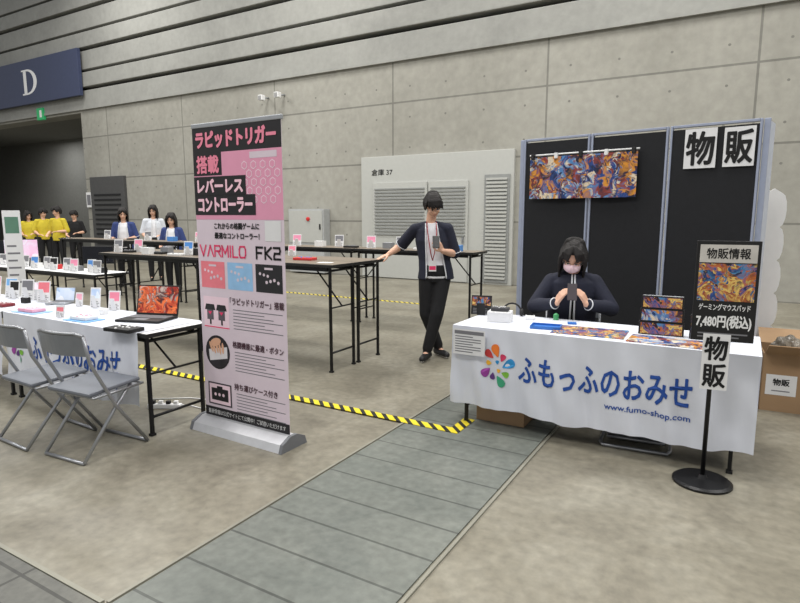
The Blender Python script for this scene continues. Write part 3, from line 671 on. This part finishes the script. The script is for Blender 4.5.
    bm=Soup(); ecyl(bm,[(pe-Vector((0,0,.09)),.13*ts,.1*ts),(pe,.165*ts,.12*ts),(pe+Vector((0,0,.09)),.15*ts,.11*ts)])
    for s in 'LR':
        hp,kn,an=[Vector(J[k+s]) for k in ('hip','kn','an')]; cap(bm,hp,kn,.094,.070); cap(bm,kn,lerp(kn,an,.92),.070,.056)
    mk('trousers',remesh(bm,max(.008,vox),2),[bottomm or BPANT],r)
    for s in 'LR':
        an,to=Vector(J['an'+s]),Vector(J['toe'+s]); bm=Soup(); h0=Vector((an.x,an.y,.048)); back=(h0-to); back.z=0; back=back.normalized()*.03
        cap(bm,h0+back,Vector((to.x,to.y,.036)),.046,.035); cap(bm,an,h0,.045,.045)
        mk('shoe',remesh(bm,.009,2),[pm('shoe_black',(22,22,24),.5),WHITE],r,fn=lambda c:1 if c.z<.018 else 0)
    hemz=pe.z-.06
    tm=topm or NAVY
    def torso(bm,g,hz,hemg=1.0):
        hc=Vector((pe.x,pe.y,hz))
        ecyl(bm,[(hc,.172*ts*g*hemg,.125*ts*g*hemg),(pe+Vector((0,0,.03)),.17*ts*g,.122*ts*g),(wa,.158*ts*g,.115*ts*g),(chs,.17*ts*g,.122*ts*g),(lerp(chs,nk,.55),.15*ts*g,.1*ts*g),(lerp(chs,nk,.93),.078*g,.070*g)])
        for s in 'LR':
            sh,el,wr=Vector(J['sh'+s]),Vector(J['el'+s]),Vector(J['wr'+s])
            cap(bm,lerp(chs,nk,.85),sh,.045*g*ag,.054*g*ag)
            if long: cap(bm,sh,el,.058*g*ag,.052*g*ag); cap(bm,el,lerp(el,wr,.92),.052*g*ag,.038*g)
            else: cap(bm,sh,lerp(sh,el,sleeve),.056*g,.062*g)
    if top=='jersey':
        bm=Soup(); torso(bm,.92,hemz+.01); mk('inner_shirt',remesh(bm,max(.009,vox),2),[tee or TEE],r)
        bm=Soup(); torso(bm,1.05,hemz,1.06); jm=remesh(bm,max(.0065,vox*.9),2)
        bvh=BVHTree.FromPolygons([v.co.copy() for v in jm.vertices],[tuple(p.vertices) for p in jm.polygons])
        def wd(z):
            t=max(0,min(1,(nk.z-z)/(nk.z-hemz))); return opening*(.75+.7*t)
        def cx(z):
            for a_,b_ in ((nk,chs),(chs,wa),(wa,pe)):
                if z>=b_.z:
                    t=max(0,min(1,(a_.z-z)/max(.01,a_.z-b_.z))); return a_.x*(1-t)+b_.x*t
            return pe.x
        ymid=lambda z: (chs.y if z>wa.z else pe.y)
        def cut(c): return c.y<ymid(c.z)-.035 and abs(c.x-cx(c.z))<wd(c.z) and c.z<nk.z+.03
        mk('jersey',jm,[tm],r,cut=cut)
        for s in (-1,1):
            P=[]; z=nk.z-.015
            while z>hemz+.005:
                h=bvh.ray_cast(Vector((cx(z)+s*(wd(z)+.001),pe.y-1.2,z)),Vector((0,1,0)))
                if h[0] is not None and (not P or abs(h[0].y-P[-1].y)<.06): P.append(h[0]+Vector((0,-.001,0)))
                z-=.02
            if len(P)>2: b=MB(); b.tube(P,.0065 if detail else .01,TRIM,n=6); b.build('piping',r)
        for s in 'LR':
            sh,el,wr=Vector(J['sh'+s]),Vector(J['el'+s]),Vector(J['wr'+s]); o_=el if long else sh; e=lerp(el,wr,.92) if long else lerp(sh,el,sleeve); dn=(e-o_).normalized(); a=dn.orthogonal().normalized(); bb=dn.cross(a); rr=(.038 if long else .062)*1.05+.001; b=MB()
            b.tube([e+dn*.004+(a*math.cos(t)+bb*math.sin(t))*rr for t in [2*PI*k/20 for k in range(20)]],.0045,TRIM,n=6,closed=True); b.build('cuff_piping',r)
    else:
        bm=Soup(); torso(bm,1.0,hemz); mk('t_shirt',remesh(bm,max(.009,vox),2),[tm],r)
    return r
man=dict(head=(.005,-.06,1.59),pitch=math.radians(33),yaw=math.radians(14),roll=math.radians(-5),neck=(-.015,.02,1.43),chest=(.0,.02,1.24),waist=(.025,.01,1.04),pelvis=(.04,.0,.90),
 shL=(-.18,.03,1.355),elL=(-.325,.15,1.18),wrL=(-.455,.07,1.092),hdL=((-.75,-.25,-.32),(0,.1,-1),(.4,-1,0),.10),
 shR=(.16,.0,1.36),elR=(.235,.02,1.10),wrR=(.10,-.20,1.14),hdR=((-.45,-.25,.75),(-.55,.7,.0),(-.6,-.4,.4),.95),
 hipL=(-.05,0,.87),knL=(-.06,-.01,.47),anL=(.08,.08,.09),toeL=(.16,-.06,.035),
 hipR=(.11,0,.87),knR=(.05,-.1,.48),anR=(-.05,-.1,.09),toeR=(-.10,-.25,.035))
MP=(-2.78,5.38,0)
mr=figure('standing person in open navy jersey and black trousers looking at phone',MP,math.radians(29),man,vox=.0055,opening=.072)
LR_=pm('lanyard_red',(150,40,50),.6)
b=MB(); b.tube([(-.06,-.02,1.43),(-.05,-.115,1.32),(-.02,-.135,1.12),(.0,-.14,1.04)],.005,LR_,n=6); la=b.build('lanyard',mr)
b=MB(); b.tube([(.04,-.02,1.43),(.04,-.115,1.32),(.02,-.135,1.12),(.0,-.14,1.04)],.005,LR_,n=6); b.build('lanyard',mr)
b=MB(); b.box((.0,-.145,.985),(.075,.006,.11),WHITE,bev=.002); b.rect(-.033,.945,.033,.985,HOT,0,M=T(0,-.1485,0)@FACE); b.build('badge',la)
def lp(base,rz,v): return T(*base)@R(rz,'Z')@Vector(v)
PHB=pm('phone_black',(10,10,12),.5)
ph=MB(); ph.box((0,0,0),(.07,.009,.14),PHB,bev=.003); o=ph.build('smartphone',loc=lp(MP,math.radians(29),(.03,-.262,1.235))); o.rotation_euler=(math.radians(-35),0,math.radians(29)); tag(o,'black smartphone in the hand of the standing person','smartphone')
wom=dict(head=(-.01,-.09,1.175),pitch=math.radians(36),yaw=math.radians(-8),roll=math.radians(6),neck=(0,.0,1.06),chest=(0,.03,.88),waist=(0,.06,.70),pelvis=(0,.08,.56),
 shL=(-.160,.02,.975),elL=(-.285,-.08,.79),wrL=(-.125,-.27,.845),hdL=((.40,-.2,.75),(.75,.45,-.1),(.1,.6,.5),.8),
 shR=(.160,.02,.975),elR=(.285,-.08,.79),wrR=(.095,-.27,.845),hdR=((-.40,-.2,.75),(-.75,.45,-.1),(-.1,.6,.5),.8),
 hipL=(-.1,.05,.54),knL=(-.11,-.34,.52),anL=(-.11,-.30,.09),toeL=(-.11,-.45,.035),
 hipR=(.1,.05,.54),knR=(.11,-.34,.52),anR=(.11,-.30,.09),toeR=(.11,-.45,.035))
WP=(-1.13,4.60,0)
figure('seated person in white mask and dark jacket using a phone behind booth table',WP,math.radians(16),wom,vox=.0055,hair='bob',mask=True,long=True,opening=.012,ts=1.12,tee=BTEE,ag=1.12)
ph=MB(); ph.box((0,0,0),(.068,.009,.13),pm('phone_dark',(60,52,58),.6),bev=.003); o=ph.build('smartphone',loc=lp(WP,math.radians(16),(-.015,-.325,.94))); o.rotation_euler=(math.radians(-25),0,math.radians(16)); tag(o,'smartphone held in both hands by the masked seated person','smartphone')
dup(ch,(WP[0]+.01,WP[1]+.04,0),PI+math.radians(16),'folding chair under the seated person at the booth','folding chairs at the booth')
def standing(h=1.6,a=0,pitch=.2,yaw=0):
    k=h/1.7
    def s(*v): return tuple(x*k for x in v)
    return dict(head=s(0,-.02,1.57),pitch=pitch,yaw=yaw,neck=s(0,.01,1.40),chest=s(0,.02,1.2),waist=s(0,.02,1.02),pelvis=s(0,.01,.90),
     shL=s(-.17,.01,1.35),elL=s(-.24,.03,1.08),wrL=s(-.16-.08*a,-.16,.98),hdL=((.5,-.6,0),(0,0,-1),(1,0,0),.5),
     shR=s(.17,.01,1.35),elR=s(.24,.03,1.08),wrR=s(.14,-.17,1.02+.1*a),hdR=((-.5,-.6,0),(0,0,-1),(-1,0,0),.5),
     hipL=s(-.09,0,.87),knL=s(-.1,-.02,.48),anL=s(-.1,.0,.09),toeL=s(-.11,-.14,.037),hipR=s(.09,0,.87),knR=s(.1,-.02,.48),anR=s(.1,0,.09),toeR=s(.11,-.14,.037))
def at(u,dist):
    r_=ray(u,215); n=Vector((r_.x,r_.y,0)).normalized(); sc=dist/ (math.cos(math.atan((u-400)/590))); return (n.x*sc,n.y*sc,0)
for (u,dist,h,yw,tp,tmm,hr,lab,rzz,op) in (
  (123,12.2,1.64,.3,'jersey',BJER,'bob','far person in open blue and white jersey, leftmost of the jersey trio',40,.09),
  (153,13.4,1.72,-.3,'jersey',WJER,'long','far person in white and blue top standing in the middle of the jersey trio',55,.05),
  (171,11.5,1.52,.1,'jersey',BJER,'bob','shorter far person in blue jersey, right of the jersey trio',30,.08),
  (43,16.2,1.68,.6,'tee',YEL,'short','far person in yellow shirt, leftmost of the yellow group',70,0),
  (57,15.0,1.72,-.5,'tee',YEL,'short','far person in yellow shirt in the middle of the yellow group',20,0),
  (74,16.4,1.62,-.2,'tee',BPANT,'short','far person in dark clothes right of the yellow shirts',40,0),
  (28,17.2,1.60,.5,'tee',YEL,'bob','far person with chin length hair in yellow shirt at far left',60,0)):
    figure(lab,at(u,dist),math.radians(rzz),standing(h,random.uniform(0,1),.25,yw),vox=.012,top=tp,topm=tmm,hair=hr,group='people far behind the left tables',opening=op,detail=False)
# ================= small items =================
def easel_card(label,p,w,h,m,rz=0,group='display cards',tilt=.2,border=PAPER,name='display_card'):
    r=thing(name,label,'display card',p,rz,group); M=R(-tilt,'X')
    b=MB(); b.box((0,0,h/2+.004),(w,.006,h),border,bev=.001,M=M); b.rect(-w/2+.008,.012+h*.42,w/2-.008,h-.008,m,.0035,M=M@FACE)
    for k in range(4): b.rect(-w*.4,.012+h*.08*k,w*(.4-.12*(k%2)),.012+h*.08*k+h*.03,BARG,.0035,M=M@FACE)
    b.build('card',r)
    b=MB(); b.box((0,h*.14,h*.33),(w*.4,.004,h*.66),border,M=R(tilt*1.2,'X')@T(0,-.02,0)); b.build('prop',r)
    return r
def controller(label,p,rz,body,btn,group=None,name='button_controller',cat='game controller',w=.3):
    r=thing(name,label,cat,p,rz,group); dd=w*.55
    b=MB(); b.box((0,0,.014),(w,dd,.026),body,bev=.006); b.build('body',r)
    for k,(x,y) in enumerate(((-.28,.08),(-.2,.08),(-.12,.0),(.02,.1),(.1,.13),(.18,.12),(.02,-.04),(.1,-.01),(.18,-.03),(-.02,-.2))):
        b=MB(); b.lathe([(w*.035,.0),(w*.035,.006),(w*.025,.008)],btn,n=12,M=T(x*w*1.4,y*w*1.2,.026)); b.build('button',r)
    return r
def laptop(label,p,rz,scr,w=.33,body=BLACK,name='laptop'):
    r=thing(name,label,'laptop',p,rz); dd=w*.68
    b=MB(); b.box((0,0,.01),(w,dd,.018),body,bev=.004); bs=b.build('base',r)
    b=MB()
    for i in range(12):
        for j in range(5): b.box((-w*.42+i*w*.076,-dd*.02+j*dd*.09,.0205),(w*.066,dd*.075,.003),BARG)
    b.build('keyboard',bs); b=MB(); b.box((0,-dd*.27,.0195),(w*.3,dd*.25,.001),BARG); b.build('touchpad',bs)
    M=T(0,dd/2,.018)@R(math.radians(-14),'X')
    b=MB(); b.box((0,0,w*.32),(w,.008,w*.64),body,bev=.003,M=M); ld=b.build('lid',r); b=MB(); b.rect(-w*.47,w*.04,w*.47,w*.61,scr,.0045,M=M@FACE); b.build('screen',ld)
    return r
def monitor(label,p,rz,scr,w=.5,group=None):
    r=thing('monitor',label,'monitor',p,rz,group)
    b=MB(); b.box((0,.03,.008),(w*.4,.16,.014),BLACK,bev=.003); b.build('base',r)
    b=MB(); b.box((0,.05,.12),(.05,.025,.22),BLACK); b.build('stand',r)
    b=MB(); b.box((0,.02,.1+w*.3),(w,.03,w*.58),BLACK,bev=.004); c=b.build('casing',r)
    b=MB(); b.rect(-w*.48,.1+w*.03,w*.48,.1+w*.57,scr,0,M=T(0,.0045,0)@FACE); b.build('screen',c)
    return r
def mat_(label,p,rz,w,dd,m,name='desk_mat',cat='mat',z=.006):
    b=MB(); b.box((0,0,z/2),(w,dd,z),m,bev=.002 if z>.004 else 0); o=b.build(name,loc=p,rz=rz); return tag(o,label,cat)
def carton(label,p,rz,sz,m,name='product_box',cat='box',face=None,group=None):
    r=thing(name,label,cat,p,rz,group); b=MB(); b.box((0,0,sz[2]/2),sz,m,bev=.002)
    if face: b.rect(-sz[0]*.46,sz[2]*.08,sz[0]*.46,sz[2]*.92,face,0,M=T(0,-sz[1]/2-.001,0)@FACE)
    b.build('carton',r); b=MB(); b.box((0,0,sz[2]+.0008),(sz[0]*.96,sz[1]*.15,.0016),TRIM); b.build('tape_strip',r); return r
CAMR=math.radians(25)
def zt(u,v): return PZ(u,v,TZ,2.85)
def zb(u,v): return PZ(u,v,TZ,4.27)
PKCARD=pm('pink_card',(236,170,190),.6); LBL=pm('light_blue',(120,175,225),.5); PBM=pm('pale_blue_mat',(150,190,225),.6)
laptop('open black laptop with red screen near the table end',zt(147,320),math.radians(18),ARTR,w=.36)
controller('black button controller on the table end before the laptop',zt(124,331),math.radians(6),BLACK,WHITE,w=.24)
mat_('light blue mat lying left of the black laptop',zt(84,320),.05,.27,.16,LBL)
mat_('pale blue mat lying at the left half of the draped table',zt(32,312),.05,.30,.16,PBM)
controller('pink flat controller on the pale blue mat',zt(32,312)+Vector((0,0,.0062)),.05,PKCARD,WHITE,w=.2)
controller('white flat controller on the light blue mat',zt(84,320)+Vector((0,0,.0062)),.05,WHITE,PKCARD,w=.19)
easel_card('white and pink card propped just left of the open laptop',zt(114,310),.10,.16,PINK,CAMR)
easel_card('white card with blue picture standing second left of laptop',zt(95,307),.09,.17,ARTC,CAMR)
easel_card('small card with pink top between small laptop and blue picture card',zt(79,307),.065,.12,PKCARD,CAMR)
laptop('small open laptop with pale blue screen on the left table',zt(60,304),math.radians(22),ARTC,w=.19,body=ALU)
easel_card('white card with pastel pink picture left of small laptop',zt(39,301),.11,.17,ARTP,CAMR)
easel_card('white card with black top near the left picture edge',zt(14,299),.10,.17,BLACK,CAMR)
easel_card('low white card with coral top before the small laptop',zt(60,318),.07,.09,MC['sample_coral'],CAMR)
carton('small black box beside the card near the left edge',zt(26,303),.2,(.06,.05,.05),BLACK)
carton('small white box between the pink topped cards',zt(104,314),.2,(.05,.05,.04),WHITE)
controller('red trimmed button controller near the left picture edge',zt(2,306),.1,pm('dark_red',(120,30,40),.5),WHITE,w=.2)
for k,x in enumerate((-5.35,-5.62,-5.9,-6.2)):
    easel_card(['white card with coral picture','white card with grey picture','white card with pale blue picture','white card with pink picture'][k]+', on the table at the left picture edge',(x,2.80,TZ),.12,.19,[MC['sample_coral'],BARG,LBL,PINK][k],CAMR)
q=PZ(165,408); PSx=thing('power_strip','white power strip on the floor under the left table end','power strip',(q.x,q.y,0),.5)
b=MB(); b.box((0,0,.018),(.26,.05,.034),WHITE,bev=.006); b.build('body',PSx)
for k in range(4): b=MB(); b.box((-.09+.06*k,0,.0475),(.032,.03,.025),WHITE if k%2 else BLACK,bev=.004); b.build('plug',PSx)
b=MB(); b.tube([(.12,0,.03),(.2,.04,.006),(.3,-.02,.006),(.38,.1,.006),(.3,.2,.006),(.1,.24,.006),(-.2,.2,.006)],.005,WHITE,n=6); b.build('cable',PSx)
# booth table items
easel_card('small framed game picture card standing at the left table corner',zb(481,315),.16,.15,ARTB,math.radians(14),border=BLACK)
r=carton('white box with grey top device beside the small picture card',zb(500,321),.2,(.17,.13,.075),WHITE,face=PAPER)
controller('dark grey button unit lying on top of the white box',(r.location.x,r.location.y,TZ+.0768),.2,pm('dk',(60,60,64),.5),WHITE,w=.13)
r=thing('headset','black headset lying behind the white box','headset',zb(512,309),.4)
b=MB(); b.tube([(-.07*math.cos(PI*k/8),.0,.03+.07*math.sin(PI*k/8)) for k in range(9)],.007,BLACK); b.build('headband',r)
for s in (-1,1): b=MB(); b.lathe([(.022,0),(.03,.01),(.03,.02),(.022,.03)],BLACK,n=16,M=T(s*.075,.0,.03)@R(s*PI/2,'Y')@T(0,0,-.015)); b.build('ear_cup',r)
r=thing('card_tray','blue tray lying in front of the seated person','tray',zb(546,328),.15)
b=MB(); b.box((0,0,.004),(.2,.13,.008),BLUE,bev=.002)
for s in (-1,1): b.box((s*.098,0,.012),(.006,.13,.02),BLUE); b.box((0,s*.063,.012),(.2,.006,.02),BLUE)
b.build('tray',r)
r=thing('card_reader','white handheld card reader left of the blue tray','card reader',zb(530,319),.3); b=MB(); b.box((0,0,.0125),(.07,.10,.025),WHITE,bev=.006); b.build('body',r); b=MB(); b.box((0,.03,.0255),(.055,.035,.002),GLASSY); b.build('screen',r)
mat_('small bright blue packet beside the blue tray',zb(572,324),.3,.06,.05,BLUE,name='blue_packet',cat='packet',z=.012)
b=MB(); b.lathe([(.018,0),(.02,.02),(.02,.04),(.008,.05)],pm('green_bottle',(60,150,90),.4),n=16); tag(b.build('small_bottle',loc=zb(556,317)),'tiny green capped bottle beside the blue packet','bottle')
mat_('wide colourful gaming mat lying in front of the seated person',(-.84,3.93,TZ),.05,.46,.30,ARTB,name='gaming_mat',z=.005)
mat_('colourful gaming mat lying at the right, before the display packs',(-.36,3.86,TZ),-.03,.44,.24,ARTA,name='gaming_mat',z=.005)
for k,(dz,w_,h_,f_) in enumerate(((0,.27,.085,ARTB),(.0875,.26,.085,ARTA),(.175,.25,.08,ARTB))):
    carton(['lowest','middle','topmost'][k]+' colourful mat package in the stack behind the mats',(-.42,4.08,TZ+dz),.06,(w_,.06,h_),BLACK,face=f_,group='stacked mat packages on the booth table')
for k in range(2):
    carton(['lower','upper'][k]+' mat package of the small pile beside the poster stand',(-.15,4.06,TZ+.0775*k),-.05,(.2,.06,.075),BLACK,face=[ARTA,ARTB][k],group='small pile of mat packages')
q=PZ(495,424); carton('brown cardboard box on the floor under the booth table',(q.x+.03,q.y+.13,.009),.0,(.36,.24,.2),CARD,name='cardboard_box')
fc=thing('folded_chair','grey folding chair lying folded under the booth table','chair',(-.52,4.0,0),math.radians(5))
b=MB(); b.tube([(-.2,.3,.04),(-.21,-.15,.02),(-.19,-.19,.015),(.19,-.19,.015),(.21,-.15,.02),(.2,.3,.04)],.0115,CHROME); b.build('leg_frame',fc)
b=MB(); b.tube([(-.17,.3,.055),(-.17,-.1,.045),(.17,-.1,.045),(.17,.3,.055)],.0115,CHROME); b.build('back_frame',fc)
b=MB(); b.box((0,.05,.075),(.36,.3,.03),SEATM,bev=.01); b.build('seat',fc)
BX=thing('cardboard_box','large open cardboard box with white label right of the partition','box',(.52,5.42,0),math.radians(4))
b=MB(); bw,bd,bh=.66,.44,.45
for s in (-1,1): b.box((s*bw/2,0,bh/2),(.008,bd,bh),CARD); b.box((0,s*bd/2,bh/2),(bw,.008,bh),CARD)
b.box((0,0,.006),(bw,bd,.01),CARD); b.build('carton',BX)
for s in (-1,1):
    b=MB(); b.box((0,s*.10,0),(bw-.01,.2,.006),CARD,M=T(0,s*bd/2,bh)@R(s*.5,'X')); b.build('flap',BX)
b=MB(); b.box((.08,0,0),(.16,bd-.01,.006),CARD,M=T(bw/2,0,bh)@R(-.9,'Y')); b.build('flap',BX)
b=MB(); M_=T(-.205,-bd/2-.0055,.21)@FACE; b.rect(-.10,-.08,.10,.08,PAPER,0,M=M_); b.text('物販',-.055,-.005,.055,.05,INK,.001,M=M_,bold=.03); b.rect(-.06,-.05,.06,-.042,BARG,.001,M=M_); b.build('label',BX)
PLASTIC=pm('clear_plastic',(190,195,200),.25,var=.2,alpha=.75)
for k,(x,y,z,s) in enumerate(((.36,5.41,.54,.115),(.64,5.43,.55,.115))):
    bm=bmesh.new(); bmesh.ops.create_icosphere(bm,subdivisions=4,radius=s)
    for v in bm.verts: v.co*=1+.16*math.sin(v.co.x*60+k)*math.cos(v.co.z*50)+.06*math.sin(v.co.y*110+v.co.x*90)
    me=bpy.data.meshes.new('plastic_bag'); bm.to_mesh(me); bm.free(); me.materials.append(PLASTIC if k else pm('plastic_dark',(120,112,100),.3,var=.3)); o=bpy.data.objects.new('plastic_bag',me); COL.objects.link(o); o.location=(x,y,z-.1)
    tag(o,['crumpled brownish plastic bag in the open box','crumpled clear plastic bag in the open box'][k],'bag')
carton('brown closed cardboard box behind the open one at right edge',(1.1,6.3,0),.1,(.5,.4,.55),CARD,name='cardboard_box')
cols=[('red',(200,50,50)),('white',(228,228,228)),('black',(28,28,30)),('pink',(238,150,180)),('blue',(80,140,210)),('grey',(130,132,136))]
cm={n:pm('item_'+n,c,.5) for n,c in cols}
def hz(u,v): return PZ(u,v,HH+.0006,5.08,4.38)
controller('red and blue controller on the near high table right of banner',hz(305,260),.1,cm['red'],cm['blue'],w=.22)
mat_('small white leaflet on the near high table right of banner',hz(322,263)+Vector((0,.05,0)),.3,.15,.1,PAPER,name='leaflet',cat='leaflet',z=.002)
easel_card('small white and pink card at the left of the near high table, right of banner',hz(292,256),.09,.12,PINK,CAMR)
its=[(118,'white','card'),(128,'black','ctrl'),(138,'pink','card'),(148,'white','box'),(159,'black','ctrl'),(167,'grey','box'),(176,'white','ctrl'),(188,'blue','card'),(199,'black','box')]
w0=['first','second','third','fourth','fifth','sixth','seventh','eighth','ninth','tenth','eleventh','twelfth','thirteenth','fourteenth','fifteenth','sixteenth','seventeenth','eighteenth']
for k,(u,c,t) in enumerate(its):
    lab=f'{c} '+{'card':'display card','ctrl':'button controller','box':'product box'}[t]+f' on high table left of banner, {w0[k]} item from left'
    Y_=4.42+.09*(k%3); r_=ray(u,250); p=(r_.x/r_.y*Y_,Y_,HH+.0006)
    if t=='card': easel_card(lab,p,.11,.16,cm[c] if c!='white' else BARG,CAMR,group='items on the high tables')
    elif t=='ctrl': controller(lab,p,.15,cm[c],cm['grey'],group='items on the high tables',w=.18)
    else: carton(lab,p,.1,(.12,.09,.08),cm[c],group='items on the high tables')
xs=[(-3.15,'blue','box'),(-3.42,'pink','card'),(-3.7,'white','ctrl'),(-3.98,'white','card'),(-4.25,'grey','box'),(-4.5,'pink','card'),(-4.8,'black','ctrl'),(-5.1,'white','card'),(-5.4,'white','box'),(-5.8,'pink','card'),(-6.3,'white','card'),(-6.9,'grey','box'),(-7.5,'white','card'),(-8.1,'pink','card'),(-8.7,'blue','box'),(-9.3,'white','card'),(-9.9,'black','ctrl'),(-10.6,'white','card')]
for k,(x,c,t) in enumerate(xs):
    lab=f'{c} '+{'card':'display card','ctrl':'button controller','box':'product box'}[t]+f' on far table row, {w0[k]} item from right'
    p=(x,6.84+.06*((k*2)%3-1),HH+.0006)
    if t=='card': easel_card(lab,p,.13,.17,cm[c] if c!='white' else BARG,CAMR,group='items on the far row of tables')
    elif t=='ctrl': controller(lab,p,.15,cm[c],cm['grey'],group='items on the far row of tables',w=.2)
    else: carton(lab,p,.1,(.13,.12,.08),cm[c],group='items on the far row of tables')
for k,(x,sc,ww) in enumerate(((-7.75,GLASSY,.42),(-9.75,ARTP,.52),(-10.5,GLASSY,.45))):
    monitor(['small dark screened monitor, rightmost on the low tables','monitor with glowing pink screen on the left low table','dark screened monitor at the left picture edge on low table'][k],(x,4.84,TZ-.0035),math.radians(35),sc,w=ww,group='monitors on the low tables')
for k,(x,c) in enumerate(((-7.42,'white'),(-7.62,'blue'),(-7.95,'pink'),(-8.2,'white'),(-8.45,'black'),(-8.7,'white'),(-8.95,'blue'),(-9.3,'white'),(-9.6,'pink'),(-9.95,'white'))):
    easel_card(f'{c} display card on the low tables behind the left row, {w0[k]} from right',(x,4.60+.05*(k%2),TZ-.0035),.12,.18,cm[c] if c!='white' else BARG,CAMR,group='cards on the low tables')
for k,(x,c) in enumerate(((-7.52,'black'),(-8.07,'grey'),(-8.6,'red'),(-9.12,'white'),(-9.45,'black'))):
    carton(f'{c} small box on the low tables behind the left row, {w0[k]} from right',(x,4.74,TZ-.0035),.2,(.12,.08,.07),cm[c],group='small boxes on the low tables')
r=thing('display_standee','narrow white printed standee near the left picture edge','standee',(-6.95,3.38,0),math.radians(52))
b=MB(); b.box((0,0,.03),(.2,.2,.06),ALU,bev=.01); b.build('base',r); b=MB(); b.box((0,0,.80),(.17,.01,1.5),PAPER); b.rect(-.065,1.3,.065,1.48,pm('standee_green',(90,130,110),.6),0,M=T(0,-.006,0)@FACE)
for k in range(6): b.rect(-.065,.75+k*.08,.055-.03*(k%2),.77+k*.08,BARG,0,M=T(0,-.006,0)@FACE)
b.build('printed_board',r)
# ================= light and camera =================
w=bpy.data.worlds.new('hall_ambient'); S.world=w; w.use_nodes=True; bg=w.node_tree.nodes['Background']; bg.inputs[0].default_value=(.96,.98,1,1); bg.inputs[1].default_value=.44
for x in (-16,-9,-2,5):
    for y in (-3,4,9):
        l=bpy.data.lights.new('hall_lamp','AREA'); l.shape='SQUARE'; l.size=2.2; l.energy=325; l.color=(1,.98,.94)
        o=bpy.data.objects.new('hall_lamp',l); COL.objects.link(o); o.location=(x,y,9.5)
l=bpy.data.lights.new('alcove_fill','AREA'); l.size=1.5; l.energy=90; o=bpy.data.objects.new('alcove_fill',l); COL.objects.link(o); o.location=(XO-7,WY+2.2,4.8)  # unseen fill light, added to brighten the enclosed alcove; no fixture there
cam=bpy.data.cameras.new('camera'); cam.sensor_width=36; cam.lens=FP/800*36; cam.clip_end=200
co=bpy.data.objects.new('camera',cam); COL.objects.link(co); co.location=(0,0,CH); co.rotation_euler=(PI/2-TH,0,PSI); S.camera=co
